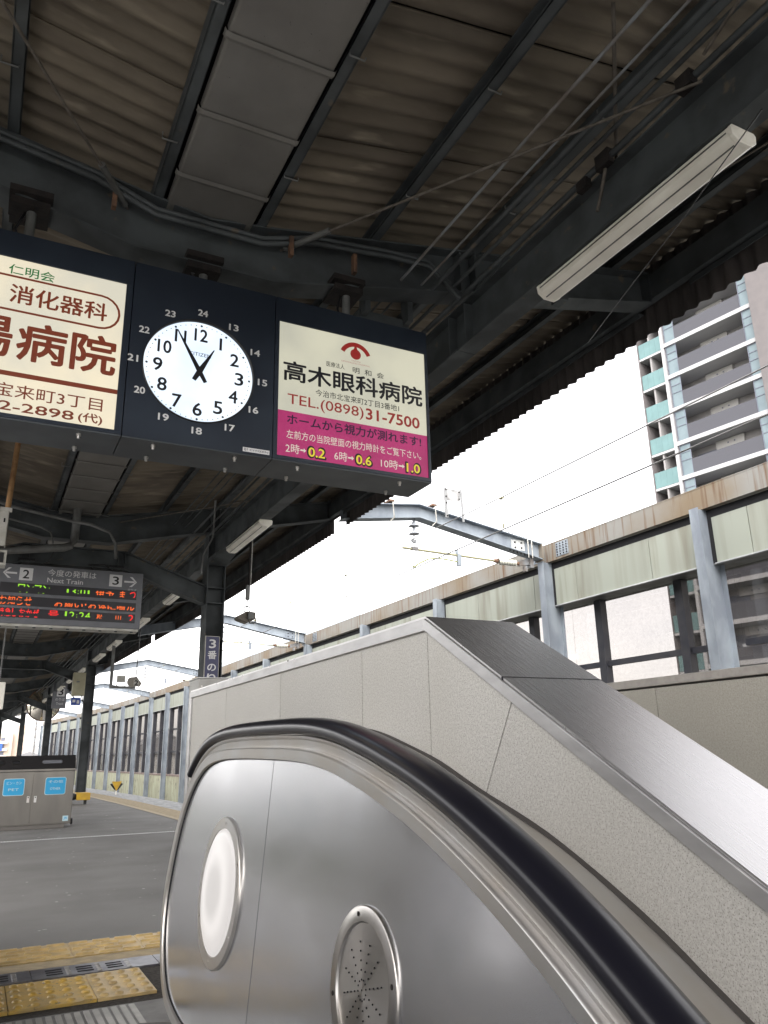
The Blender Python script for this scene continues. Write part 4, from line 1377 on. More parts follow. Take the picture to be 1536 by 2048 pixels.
item(2.007, 2.124, '10時', 2.129, 2.170, 0, 0, '1.0', 2.179, 2.282)
# clock
cx, cz, cr_ = .886, 3.050, .308
n = 96
def sq(t):
    x = math.cos(t); z = math.sin(t)
    k_ = 1 / max(abs(x), abs(z))
    return x * k_, z * k_
v = []; fs = []
x0, x1, z0, z1 = .5025, 1.3155, 2.601, 3.639
for i in range(n):
    t = 2 * math.pi * i / n
    a, b = sq(t)
    v.append((cx + a * ((x1 - cx) if a > 0 else (cx - x0)), SY - .006, cz + b * ((z1 - cz) if b > 0 else (cz - z0))))
for i in range(n):
    t = 2 * math.pi * i / n
    v.append((cx + cr_ * math.cos(t), SY - .006, cz + cr_ * math.sin(t)))
for i in range(n):
    t = 2 * math.pi * i / n
    v.append((cx + cr_ * math.cos(t), SY + .010, cz + cr_ * math.sin(t)))
for k_ in (0, 1):
    fs += [(k_ * n + i, k_ * n + (i + 1) % n, (k_ + 1) * n + (i + 1) % n, (k_ + 1) * n + i) for i in range(n)]
MB().add(v, fs).build('front_plate', NAVY, CK)
m = MB()
m.sweep([[(cx + r * math.cos(2 * math.pi * i / n), SY + dy, cz + r * math.sin(2 * math.pi * i / n)) for i in range(n)] for r, dy in ((cr_ + .006, -.006), (cr_ + .005, -.014), (cr_ - .001, -.014), (cr_ - .002, .009))], True, True)
m.build('bezel', BLKP, CK)
D = MB(); disc(D, (cx, SY + .0115, cz), cr_, (0, -1, 0), .002, 96)
D.build('dial', CLKF, CK)
fd = yplane(SY + .0085)
dts = MB()
for i in range(60):
    a = R(90 - i * 6); r = .287
    rad = .0068 if i % 5 == 0 else .0030
    px, pz = cx + r * math.cos(a), cz + r * math.sin(a)
    dts.add([fd(px + rad * math.cos(t * math.pi / 5), pz + rad * math.sin(t * math.pi / 5)) for t in range(10)], [tuple(range(10))])
dts.build('minute_dots', I_BLK, CK, kind='stuff')
for i in range(1, 13):
    a = R(90 - i * 30); r = .228
    px, pz = cx + r * math.cos(a), cz + r * math.sin(a)
    hw = .007 if i == 1 else (.024 if i < 10 else .036)
    if i == 11: hw = .030
    text(str(i), px - hw, px + hw, pz - .038, pz + .038, fd, I_BLK, CK, .004 if i == 1 else .022, name='hour_numeral')
fo = yplane(SY - .008)
for i in range(13, 25):
    a = R(90 - (i - 12) * 30); r = .362
    px, pz = cx + r * math.cos(a), cz + r * math.sin(a)
    text(str(i), px - .027, px + .027, pz - .019, pz + .019, fo, WTXT, CK, .035, name='outer_numeral')
text('CITIZEN', cx - .062, cx + .062, cz + .096, cz + .118, fd, I_BLK, CK, .008, name='maker_name')
def hand(ang, ln, tail, w_, nm, y_):
    d = Vector((math.sin(R(ang)), math.cos(R(ang)))); p_ = Vector((d.y, -d.x))
    pts = [d * ln * 1.0 + p_ * .003, d * ln - p_ * .003, -p_ * w_ * 1.05 + d * .01, -d * tail - p_ * w_ * .8, -d * tail + p_ * w_ * .8, p_ * w_ * 1.05 + d * .01]
    MB().prism([(cx + q.x, cz + q.y) for q in pts], lambda a, b: (a, y_, b), lambda a, b: (a, y_ + .002, b)).build(nm, BLKP, CK)
hand(330, .268, .072, .013, 'minute_hand', SY - .000)
hand(27.5, .168, .062, .015, 'hour_hand', SY + .004)
Dp = MB(); disc(Dp, (cx, SY + .003, cz), .012, (0, -1, 0), .007, 16)
Dp.build('hub', BLKP, CK)
lb = box('maker_label', WSIGN, CK, 1.146, 1.300, SY - .0085, SY - .0065, 2.612, 2.637)
text('電子', 1.152, 1.176, 2.616, 2.633, yplane(SY - .0095), BTXT, CK, .0, name='label_print')
text('CITIZEN', 1.185, 1.292, 2.619, 2.630, yplane(SY - .0095), BTXT, CK, .0, name='label_print')
# hangers from the rafter
for hx, lab in ((-.06, 'left of the three, above the cream advert'), (.90, 'middle of the three, above the clock'), (1.84, 'right of the three, above the eye hospital advert')):
    t = empty('sign_hanger', (hx, 4.13, 3.8), 'dark rusty clamp and pipe, %s' % lab, 'hanger', 'hangers of the sign row')
    m = MB()
    m.box(hx - .11, hx + .11, 4.01, 4.25, zbot(hx) + .012, zbot(hx) + .05).box(hx - .10, hx + .10, 4.03, 4.23, zbot(hx) - .05, zbot(hx) - .008)
    m.build('clamp', BRN, t)
    MB().tube([(hx + .01, 4.10, zbot(hx) + .02), (hx + .01, 4.10, 3.63)], .026, 12).build('pipe', STEEL_L, t)
    MB().tube([(hx - .02, 4.12, zbot(hx) - .03), (hx - .06, 4.08, 3.75), (hx - .02, 4.1, 3.66)], .008, 6).build('cable', BLKP, t)
# dark unit tucked between rafter and sign
t = empty('heater_box', (2.22, 4.35, 3.95), 'dark rectangular grille box hung under the rafter behind the eye hospital advert', 'loudspeaker')
m = MB().box(2.03, 2.42, 4.28, 4.55, 3.84, 3.86).box(2.03, 2.05, 4.28, 4.55, 3.86, 3.93).box(2.40, 2.42, 4.28, 4.55, 3.86, 3.93).box(2.05, 2.40, 4.28, 4.30, 3.86, 3.93).box(2.05, 2.40, 4.53, 4.55, 3.86, 3.93).box(2.05, 2.40, 4.30, 4.53, 3.92, 3.93)
m.build('case', STEEL_D, t, bevel=.003)
box('grille', BLKP, t, 2.06, 2.39, 4.31, 4.52, 3.834, 3.8395)
box('bracket', STEEL_D, t, 2.04, 2.08, 4.20, 4.30, 3.88, 4.12)
box('bracket', STEEL_D, t, 2.37, 2.41, 4.20, 4.30, 3.88, 4.15)
box('rating_label', WSIGN, t, 2.10, 2.13, 4.32, 4.36, 3.831, 3.8335)

# ------------------------------------------------------------------ fluorescent tubes under the right girder
def tube_light(yc, label, ln=1.42):
    t = empty('tube_light', (2.80, yc, 3.69), label, 'light fixture', 'tube lights along the right canopy girder')
    y0, y1 = yc - ln / 2, yc + ln / 2
    x0, x1 = 2.728, 2.893
    pf = [(x0 + .012, 3.686), (x1 - .012, 3.686), (x1, 3.672), (x1 - .006, 3.63), (x1 - .045, 3.602), (x0 + .045, 3.602), (x0 + .006, 3.63), (x0, 3.672)]
    MB().prism(pf, lambda p, q: (p, y0 + .02, q), lambda p, q: (p, y1 - .02, q)).build('cover', WHT, t, bevel=.004)
    for ya, yb in ((y0, y0 + .0195), (y1 - .0195, y1)):
        MB().prism([(XX + (p - XX) * 1.03, 3.645 + (q - 3.645) * 1.03) for p, q in pf for XX in [(x0 + x1) / 2]], lambda p, q: (p, ya, q), lambda p, q: (p, yb, q)).build('end_cap', WHT, t, bevel=.003)
    m = MB()
    m.box(x0 - .002, x0 + .002, y0 + .03, y1 - .03, 3.650, 3.656).box(x1 - .003, x1 + .001, y0 + .03, y1 - .03, 3.650, 3.656)
    m.box(x0 + .04, x0 + .046, y0 + .03, y1 - .03, 3.599, 3.603)
    m.build('seam', STEEL_L, t)
    return t
names = {2.53: 'largest white tube light, nearest, at the upper right', 6.0: 'white tube light mostly hidden behind the sign row', 9.3: 'white tube light just in front of the nearest canopy column',
         13.4: 'small white tube light just beyond the nearest canopy column'}
for i, yc in enumerate((2.53, 6.0, 9.3)):
    tube_light(yc, names[yc])
base_l = tube_light(13.4, names[13.4])
for j, yc in enumerate((16.8, 20.2, 22.9, 26.6, 30, 33.5, 36.4, 40.5, 44, 47, 50, 54, 58)):
    lab = 'tiny white tube light far along the girder, %s' % (['at the end of the departure board', 'left of the departure board end', 'beside the second column', 'just past the second column', 'between second and third columns', 'above the small 3 sign', 'beside the third column', 'past the third column', 'short of the fourth column', 'near the fourth column', 'beside the fourth column', 'past the fourth column', 'near the fifth column'][j])
    o = dup_tree(base_l, (2.80 - shift(yc), yc, 3.69))
    o['label'] = lab

# ------------------------------------------------------------------ departure board
BY = 10.83
BD = empty('departure_board', (.92, BY, 3.41), 'dark grey hanging departure board reading Next Train with green and red dot lettering', 'departure board')
box('housing', LEDG, BD, .015, 1.815, BY, BY + .26, 2.645, 3.408, bevel=.006)
box('lower_trim', WHT2, BD, .02, 1.80, BY + .01, BY + .25, 2.615, 2.644)
tr_ = MB()
for i in range(9):
    disc(tr_, (.12 + i * .2, BY + .05, 2.615), .02, (0, 0, -1), .012, 8)
tr_.build('trim_bolts', STEEL_D, BD, kind='stuff')
for z0, z1 in ((3.035, 3.165), (2.872, 2.995), (2.722, 2.842)):
    box('display_row', LEDB, BD, .07, 1.745, BY - .003, BY - .001, z0, z1)
f = yplane(BY - .0045)
for u0, u1, ch in ((.277, .434, '2'), (1.378, 1.542, '3')):
    box('number_tile', WSIGN, BD, u0, u1, BY - .004, BY - .001, 3.203, 3.364, bevel=.001)
    text(ch, u0 + .042, u1 - .042, 3.228, 3.338, yplane(BY - .0055), BTXT, BD, .018, name='platform_number')
def arrow(xt, xe, z, s_, nm='arrow'):
    m = MB()
    m.add([f(xt + s_ * .03, z - .012), f(xe, z - .012), f(xe, z + .012), f(xt + s_ * .03, z + .012)], [(0, 1, 2, 3)])
    for q in (1, -1):
        m.add([f(xt, z), f(xt + s_ * .018, z - q * .012 * 0), f(xt + s_ * .098, z + q * .068), f(xt + s_ * .062, z + q * .068)], [(0, 1, 2, 3)])
    m.build(nm, WSIGN, BD)
arrow(.084, .248, 3.288, 1)
arrow(1.736, 1.570, 3.280, -1)
text('今度の発車は', .612, 1.208, 3.283, 3.372, f, WSIGN, BD, .006)
text('Next Train', .612, 1.048, 3.196, 3.258, f, WSIGN, BD, .012)
text('のりば', 1.626, 1.738, 3.160, 3.188, f, WSIGN, BD, .0)
def led(body, u0, u1, v0, v1, mt_, cut):
    n_ = len(body)
    wd = [.45 if c in ':・' else (.75 if c in '0123456789' else 1.0) for c in body]
    tot = sum(wd); u = u0
    for c_, w_ in zip(body, wd):
        du = (u1 - u0) * w_ / tot
        if c_ != ' ':
            q0, q1 = v0, v1
            a0, a1 = u + du * .08, u + du * .92
            if c_ == '1': a0, a1 = u + du * .35, u + du * .65
            if c_ == ':': q0, q1, a0, a1 = v0 + .02, v1 - .03, u + du * .4, u + du * .6
            if c_ == '・': q0, q1, a0, a1 = v0 + .04, v1 - .04, u + du * .35, u + du * .65
            text(c_, a0, a1, q0, q1, f, mt_, BD, .012, cut=None if c_ in ':・' else cut, name='led_character')
        u += du
led('ワンマン', .27, .66, 3.045, 3.150, L_GRN, [(.06, .70)])
led('13:01', .835, 1.165, 3.050, 3.150, L_GRN, [(.0, .30), (.75, 1.0)])
led('伊予', 1.21, 1.46, 3.046, 3.150, L_ORG, [(.0, .25), (.78, 1.0)])
led('ま', 1.52, 1.60, 3.046, 3.145, L_ORG, [(.0, .2)])
led('つ', 1.65, 1.735, 3.05, 3.145, L_RED, [(.0, .2)])
led('お知らせ', .075, .46, 2.882, 2.988, L_ORG, [(.25, .55)])
led('お願い・お体に鳴ル', .72, 1.735, 2.882, 2.988, L_ORG, [(.0, .12), (.55, 1.0)])
led('特急しおかぜ', .075, .56, 2.732, 2.836, L_RED, [(.10, .48)])
led('号', .655, .80, 2.735, 2.832, L_RED, [(.0, .35)])
led('12:24', .84, 1.18, 2.740, 2.832, L_GRN, [(.0, .35)])
led('松  山', 1.25, 1.57, 2.738, 2.832, L_ORG, [(.0, .25), (.8, 1.0)])
led('2', 1.655, 1.73, 2.738, 2.832, L_RED, [(.0, .2)])
for hx in (.34, 1.46):
    m = MB().box(hx - .05, hx + .05, BY + .04, BY + .22, 3.408, 3.47).box(hx - .10, hx + .10, BY + .02, BY + .24, 3.47, 3.50)
    m.build('hanger', BLKP, BD)
MB().tube([(1.18, BY + .05, 3.41), (1.10, BY + .0, 3.47), (1.30, BY, 3.49), (1.42, BY + .05, 3.42)], .012, 6).build('cable', BLKP, BD)
MB().tube([(.52, BY, 3.42), (.60, BY - .1, 3.45), (.66, BY - .12, 3.62)], .010, 6).build('cable', BLKP, BD)

# hanging clock bracket at the left edge: rusty pipe, white channel, small black lens box
t = empty('hanging_camera', (.03, 8.0, 4.0), 'white slotted bracket on a rusty pipe with a small black box at the left edge', 'camera')
MB().tube([(.055, 8.0, 4.10), (.035, 8.0, 3.31)], .026, 12).build('pipe', mat('orange_rust_pipe', (.33, .19, .085), .8, c2=(.20, .10, .045), scale=9, bump=.2), t)
m = MB().box(-.03, .075, 7.95, 7.99, 3.27, 3.31).box(-.03, .055, 7.95, 7.962, 2.93, 3.27).box(.045, .055, 7.95, 8.03, 2.93, 3.27)
m.build('channel', WHT2, t, bevel=.003)
box('slot', BLACK, t, .012, .026, 7.945, 7.9495, 3.16, 3.20)
m = MB().box(-.12, .075, 7.93, 7.95, 2.745, 2.765).box(-.12, .075, 7.93, 7.95, 2.865, 2.885).box(.055, .075, 7.93, 7.95, 2.765, 2.865).box(-.12, .075, 7.95, 8.10, 2.745, 2.885)
m.build('case', WHT2, t, bevel=.002)
box('lens', BLKP, t, -.11, .050, 7.925, 7.949, 2.77, 2.86)
# box on a rod to the right of the nearest column
t = empty('rod_mounted_box', (3.11, 10.2, 3.85), 'brown wedge shaped box with cable loop on a long rod beside the nearest column', 'camera')
MB().tube([(3.135, 10.2, 4.25), (3.115, 10.2, 3.22)], .013, 8).build('rod', BRN, t)
MB().tube([(3.16, 10.2, 4.25), (3.14, 10.2, 3.22)], .006, 6).build('rod', WHT2, t)
MB().box(3.075, 3.13, 10.17, 10.22, 3.02, 3.22).build('slotted_link', STEEL_L, t, bevel=.004)
MB().tube([(3.10, 10.2, 3.02), (3.10, 10.2, 2.90)], .010).build('neck', STEEL_D, t)
MB().tube([(3.10 + .045 * math.cos(a * .524), 10.2, 2.89 + .045 * math.sin(a * .524)) for a in range(13)], .008, 6).build('ring', STEEL_D, t)
BXM = mat('brown_grey_case', (.13, .115, .095), .6)
MB().prism([(2.96, 2.745), (3.10, 2.70), (3.16, 2.735), (3.20, 2.75), (3.20, 2.845), (3.08, 2.855), (2.955, 2.785)], lambda p, q: (p, 10.12, q), lambda p, q: (p, 10.30, q)).build('case', BXM, t, bevel=.006)
MB().box(3.085, 3.17, 10.095, 10.12, 2.745, 2.835).build('lens_hood', STEEL_L, t, bevel=.006)
MB().tube([(3.09, 10.10, 2.84), (3.08, 10.08, 2.74), (3.11, 10.08, 2.685), (3.17, 10.10, 2.69), (3.21, 10.12, 2.73), (3.20, 10.15, 2.79)], .008, 6).build('cable_loop', BLKP, t)

# column sign: 3 ban nori(ba)
t = empty('column_sign', (2.79, 10.70, 2.3), 'narrow navy sign with white vertical lettering fixed to the nearest column', 'sign')
box('plate', WHT2, t, 2.690, 2.893, 10.745, 10.765, 1.45, 2.590)
box('face', SIGNNAVY, t, 2.700, 2.884, 10.741, 10.7445, 1.46, 2.580)
f = yplane(10.7395)
for ch, z0, z1 in (('3', 2.425, 2.540), ('番', 2.275, 2.385), ('の', 2.115, 2.208), ('り', 1.965, 2.075), ('ば', 1.76, 1.87)):
    hw = .045 if ch == '3' else .058
    text(ch, 2.792 - hw, 2.792 + hw, z0, z1, f, WSIGN, t, .022, name='character')
MB().box(2.72, 2.86, 10.765, 10.93, 2.45, 2.48).box(2.72, 2.86, 10.765, 10.93, 1.6, 1.63).build('bracket', STEEL_L, t)
# steel cladding at the column foot
t = empty('column_cladding', (2.83, 10.93, 0), 'grey steel box cladding round the foot of the nearest canopy column', 'cladding')
CLM = mat('cladding_grey', (.30, .295, .28), .4, metal=.6, c2=(.25, .245, .235), scale=3)
box('shell', CLM, t, 2.61, 3.05, 10.66, 11.2, .004, 2.004, bevel=.004)
box('rim', SSF, t, 2.60, 3.06, 10.65, 11.21, 2.005, 2.020, bevel=.004)
disc_ = MB(); disc(disc_, (2.65, 10.66, 1.90), .010, (0, -1, 0), .006, 8); disc_.build('rivet', SSR, t)

# numbered hanging plate, 3 noriba sign, cabinet, blue plate, mirror, post
t = empty('stop_marker', (3.11, 18.5, 3.9), 'grey diamond shaped stopping position plate numbered 2 on a thin rod', 'sign')
MB().tube([(3.13, 18.5, 4.25), (3.10, 18.5, 2.72)], .012, 6).build('rod', BLKP, t)
PLM = mat('marker_grey', (.24, .22, .19), .6)
pf = arc(3.03, 2.63, .115, 120, 300, 8) + [(3.20, 2.53), (3.235, 2.60), (3.12, 2.745)]
MB().prism(pf, lambda p, q: (p, 18.5, q), lambda p, q: (p, 18.54, q)).build('plate', PLM, t)
box('number_field', WHT2, t, 3.055, 3.175, 18.494, 18.499, 2.545, 2.67)
text('2', 3.075, 3.155, 2.555, 2.662, yplane(18.492), BTXT, t, .04, name='number')

t = empty('track_number_sign', (2.98, 35.5, 3.6), 'small dark hanging sign with a white square 3 beside the third column', 'sign')
box('plate', LEDG, t, 2.68, 3.22, 35.5, 35.6, 3.00, 4.0)
box('number_tile', WSIGN, t, 2.84, 3.14, 35.49, 35.499, 3.48, 3.86)
text('3', 2.90, 3.08, 3.53, 3.81, yplane(35.485), BTXT, t, .02, name='number')
text('のりば', 2.80, 3.16, 3.30, 3.42, yplane(35.49), WSIGN, t, .0)
text('Track', 2.84, 3.12, 3.14, 3.24, yplane(35.49), WSIGN, t, .0)

t = empty('cabinet', (2.57, 24.0, 3.0), 'pale cream equipment box mounted high on the left side of the second column', 'cabinet')
CBM = mat('cream_case', (.36, .34, .24), .6, c2=(.30, .28, .19), scale=4)
box('case', CBM, t, 2.33, 2.66, 24.15, 24.45, 2.72, 3.36, bevel=.01)
box('vent', STEEL_L, t, 2.42, 2.50, 24.145, 24.149, 3.08, 3.12)
MB().tube([(2.6, 24.2, 2.72), (2.62, 24.2, 2.58), (2.72, 24.3, 2.50)], .02, 6).build('cable', BLKP, t)
t = empty('blue_plate', (2.95, 30, 2.95), 'small blue plate with white marks on a diagonal bracket behind the second column', 'sign')
box('plate', SIGNBLUE, t, 2.88, 3.20, 30, 30.02, 2.80, 3.06)
box('mark', WSIGN, t, 2.93, 3.02, 29.99, 29.999, 2.90, 2.99)
box('mark', WSIGN, t, 3.07, 3.15, 29.99, 29.999, 2.86, 2.97)
MB().obox((2.60, 30.05, 3.42), (3.0, 30.05, 3.04), (0, 1, 0), -.02, .02, -.02, .02).build('bracket', GALV_D, t)

t = empty('platform_mirror', (2.68, 41.5, 3.5), 'large round convex mirror reflecting the roof, behind the third column', 'mirror')
m = MB()
cxm, czm, Rm = 2.78, 3.50, .72
rows = []
for q in range(9):
    r = Rm * math.sin(q / 8 * .62) / math.sin(.62)
    d = .20 * (1 - (r / Rm) ** 2)
    rows.append([(cxm + r * math.cos(a * math.pi / 18), 41.5 - d, czm + r * math.sin(a * math.pi / 18)) for a in range(36)])
rows[0] = [(cxm + .001 * math.cos(a * math.pi / 18), 41.3, czm + .001 * math.sin(a * math.pi / 18)) for a in range(36)]
m.sweep(rows, True, True)
m.build('mirror_glass', mat('mirror', (.80, .76, .68), .03, metal=1), t)
MB().tube([(cxm + (Rm + .02) * math.cos(a * math.pi / 18), 41.5, czm + (Rm + .02) * math.sin(a * math.pi / 18)) for a in range(37)], .025, 6).build('rim', YPAINT if False else RUST, t)
MB().tube([(cxm, 41.6, czm + .2), (cxm, 41.6, 4.5)], .03, 8).build('stem', STEEL_D, t)

t = empty('hanging_post', (2.79, 20.0, 3.7), 'dark square post hanging from the canopy girder between first and second columns', 'post')
box('post', STEEL_L, t, 2.745, 2.815, 19.97, 20.03, 2.66, 3.69)
MB().box(2.745, 3.35, 19.97, 20.03, 2.60, 2.655).build('foot', STEEL_L, t)
box('small_plate', WHT2, t, 2.90, 3.10, 19.96, 19.965, 2.74, 2.90)
MB().box(3.09, 3.11, 19.96, 19.99, 2.655, 2.74).box(2.90, 2.92, 19.96, 19.99, 2.655, 2.74).build('plate_leg', WHT2, t)

t = empty('wall_lamp', (.29, 12.0, 1.9), 'narrow white upright lamp seen at the left edge below the departure board', 'light fixture')
box('diffuser', WHT, t, .15, .30, 12.0, 12.06, 1.66, 2.02, bevel=.01)
MB().tube([(.22, 12.03, 2.02), (.22, 12.03, 3.9)], .010, 6).build('suspension_rod', STEEL_L, t)

# warning marker at the platform edge
t = empty('edge_marker', (3.98, 25.0, 0), 'small yellow and black triangular marker on a white peg at the platform edge', 'marker')
MB().tube([(4.02 - .22, 24.6, .0), (4.02 - .22, 24.6, .10)], .02, 6).build('peg', WHT, t)
MB().prism([(3.66, .36), (3.94, .36), (3.80, .10)], lambda p, q: (p, 24.58, q), lambda p, q: (p, 24.60, q)).build('yellow_face', YPAINT, t)
MB().prism([(3.62, .29), (3.68, .31), (3.80, .115), (3.92, .31), (3.98, .29), (3.86, .14), (3.74, .14)], lambda p, q: (p, 24.601, q), lambda p, q: (p, 24.62, q)).build('black_face', BLKP, t)

# yellow / black padded barrier near the second column base
t = empty('column_guard', (2.6, 20, 0), 'yellow block with a black rounded end standing at the foot of the second column', 'guard')
box('yellow_block', YPAINT, t, 2.24, 2.53, 20.0, 20.5, .10, .255, bevel=.01)
MB().tube([(1.9, 20.15, .16), (2.16, 20.15, .175), (2.235, 20.15, .175)], [.10, .085, .06], 12).build('black_end', BLKP, t)
box('leg', STEEL_D, t, 2.42, 2.48, 20.2, 20.26, .004, .10)

# ------------------------------------------------------------------ recycling bins
t = empty('recycling_bin', (.88, 13.9, 0), 'two door stainless recycling bin with sloping dark top and cyan stickers', 'bin')
bx0, bx1, by = .29, 1.466, 13.63
MB().box(bx0, bx1, by, by + .5, .06, .83).build('body', SSD, t, bevel=.004)
box('plinth', mat('plinth_steel', (.16, .15, .14), .4, metal=.8), t, bx0 + .01, bx1 - .09, by + .02, by + .48, .004, .058)
box('top_trim', SSD, t, bx0 - .005, bx1 + .005, by - .012, by + .505, .831, .865, bevel=.003)
MB().prism([(by - .01, .866), (by + .51, .866), (by + .51, 1.062), (by + .14, 1.062)], lambda p, q: (bx0 - .003, p, q), lambda p, q: (bx1 + .003, p, q)).build('sloping_top', BINTOP, t, bevel=.003)
# end cheek in bright steel
MB().prism([(by - .015, .866), (by - .005, .866), (by + .145, 1.066), (by + .135, 1.066)], lambda p, q: (bx1 + .003, p, q), lambda p, q: (bx1 + .010, p, q)).build('edge_strip', SSR, t)
for a, b in ((bx0 + .005, .8765), (.8805, bx1 - .005)):
    box('door', SSD, t, a, b, by - .010, by - .001, .075, .825, bevel=.002)
sn = Vector((0, -.80, .60))   # normal of the slope
su = Vector((0, .60, .80))
for cxh, rx in ((.41, .052), (.62, .062), (1.13, .155)):
    c = Vector((cxh, by + .065, .964)) + sn * .001
    pts = []
    def oval(rx_, rz_, k_=24):
        o = []
        for i in range(k_):
            a = 2 * math.pi * i / k_
            ex = math.cos(a) * rz_ + (rx_ - rz_) * (1 if math.cos(a) > 0 else -1)
            o.append((ex, math.sin(a) * rz_))
        return o
    f3 = lambda p, q, h=0: c + Vector((1, 0, 0)) * p + su * q + sn * h
    A_ = oval(rx, .040); B_ = oval(rx - .008, .032)
    MB().sweep([[f3(p, q, 0) for p, q in A_], [f3(p, q, .006) for p, q in A_], [f3(p, q, .006) for p, q in B_], [f3(p, q, 0.001) for p, q in B_]], False, True).build('hole_rim', SSD, t)
    MB().add([f3(p, q, .002) for p, q in B_], [tuple(range(24))]).build('hole', BLACK if cxh < 1 else LEDG, t)
f = yplane(by - .0135)
def rrect(x0, x1, z0, z1, r, n=5):
    return arc(x1 - r, z1 - r, r, 0, 90, n) + arc(x0 + r, z1 - r, r, 90, 180, n) + arc(x0 + r, z0 + r, r, 180, 270, n) + arc(x1 - r, z0 + r, r, 270, 360, n)
for a, b, z0, z1, lines in ((.472, .765, .490, .735, ('ビン・カン', 'PET')), (1.052, 1.350, .485, .738, ('その他', 'OTHER'))):
    o = MB().prism(rrect(a, b, z0, z1, .03), lambda p, q: (p, by - .0105, q), lambda p, q: (p, by - .0118, q)).build('sticker', PALEBL, t)
    MB().prism(rrect(a + .008, b - .008, z0 + .008, z1 - .008, .025), lambda p, q: (p, by - .012, q), lambda p, q: (p, by - .013, q)).build('sticker_face', CYAN, o)
    text(lines[0], a + .045, b - .045, z1 - .085, z1 - .040, f, PALEBL, o, .004)
    text(lines[1], a + .075, b - .075, z0 + .070, z0 + .105, f, PALEBL, o, .004)
for a in (.815, .915):
    o = box('latch', SSR, t, a, a + .035, by - .016, by - .0105, .385, .475)
    box('keyhole', BLACK, o, a + .010, a + .025, by - .0175, by - .0165, .45, .465)
o = box('corner_sticker', PALEBL, t, 1.345, 1.425, by - .0125, by - .0105, .10, .175)
text('JR', 1.360, 1.412, .118, .158, f, CYAN, o, .02)
cs = MB(); disc(cs, (1.47, by + .1, .085), .045, (1, 0, 0), .03, 16); cs.build('castor', BLKP, t)

# ------------------------------------------------------------------ apartment tower
TW = empty('apartment_tower', (48.4, 44.8, -7), 'grey and white high rise apartment block with teal glass corner balconies and dark balcony fronts', 'building')
D = Vector((.158, -.987, 0)).normalized()
Nn = Vector((-D.y, D.x, 0))
if Nn.dot(Vector((-1, 0, 0))) < 0: Nn = -Nn     # faces the station
P0 = Vector((48.4, 44.8, 0))
T = lambda s_, o_, z: tuple(P0 + D * s_ + Nn * o_ + Vector((0, 0, z)))
def tbox(m, s0, s1, o0, o1, z0, z1):
    v = [T(s_, o_, z) for s_ in (s0, s1) for o_ in (o0, o1) for z in (z0, z1)]
    return m.add(v, [(0, 1, 3, 2), (4, 6, 7, 5), (0, 4, 5, 1), (2, 3, 7, 6), (0, 2, 6, 4), (1, 5, 7, 3)])
TWALL = mat('tower_grey_wall', (.27, .26, .26), .8, c2=(.24, .23, .23), scale=.6)
TPINK = mat('tower_pink_grey', (.135, .122, .123), .8, c2=(.12, .11, .112), scale=1.5, bump=.1, bscale=8)
TWHITE = mat('tower_white', (.36, .36, .37), .6)
TDARK = mat('tower_dark_front', (.066, .067, .080), .8, c2=(.058, .059, .070), scale=30)
TTEAL = mat('tower_teal_glass', (.115, .205, .21), .5, c2=(.10, .18, .185), scale=1)
TGLASS = mat('tower_pale_glass', (.14, .185, .205), .4, c2=(.11, .15, .17), scale=.8)
TLIN = mat('tower_mullion', (.12, .13, .17), .5)
tbox(MB(), .0, 14.5, -14, -2.0, -7, 50).build('wall', TWALL, TW)
tbox(tbox(MB(), 10.55, 14.5, -2.0, .45, -7, 50), -.02, .08, -2.0, .05, -7, 50).build('wall', TPINK, TW)
tbox(MB(), 2.36, 2.62, -2.0, .12, -7, 50).build('corner_column', TWHITE, TW)
zz = 30.87
nf = [k_ for k_ in range(-12, 7)]
for k_ in nf:
    z = zz + 3.0 * k_        # top of slab
    tbox(MB(), 2.62, 10.55, -2.0, .10, z - .34, z).build('floor_slab', TWHITE, TW)
    tbox(MB(), .08, 2.36, -2.0, .0, z - .55, z - .36).build('floor_slab', TWHITE, TW)
    if k_ == 6: continue
    tbox(MB(), 3.72, 9.58, -.05, .03, z, z + 1.22).build('balcony_front', TDARK, TW)
    bl = MB()
    for q in range(4):
        a = .10 + q * .56
        tbox(bl, a, a + .55, -.05, -.02, z - .33, z + 1.02)
    bl.build('balcony_glass', TTEAL, TW)
    for a, b in ((2.78, 3.66), (9.64, 10.52)):
        g = tbox(MB(), a, b, -.10, -.04, z, z + 2.64).build('glass_screen', TGLASS, TW)
        m = MB()
        for zq in (z + .0, z + 1.28, z + 1.95, z + 2.58):
            tbox(m, a, b, -.03, .0, zq, zq + .05)
        tbox(m, a - .05, a, -.03, .0, z, z + 2.64); tbox(m, b, b + .05, -.03, .0, z, z + 2.64)
        m.build('glass_frame', TLIN, g)
    m = MB()
    tbox(m, 4.9, 7.3, -1.98, -1.75, z + 1.95, z + 2.62)
    o = m.build('louvre_box', mat('louvre_white', (.42, .41, .40), .6) if k_ == -12 else bpy.data.materials['louvre_white'], TW)
    m = MB()
    for q in range(2):
        tbox(m, 5.9 + q * .55, 6.02 + q * .55, -1.74, -1.72, z + 2.2, z + 2.32)
    m.build('louvre_hole', TLIN, o)
    tbox(MB(), 3.1, 5.6, -1.99, -1.94, z + .05, z + 2.1).build('window', TLIN, TW)
    tbox(MB(), .3, 1.5, -1.99, -1.94, z - .1, z + 1.9).build('window', TLIN, TW)
    tbox(MB(), 1.05, 1.2, -2.0, -.1, z - .36, z + 2.45).build('partition', TWALL, TW)

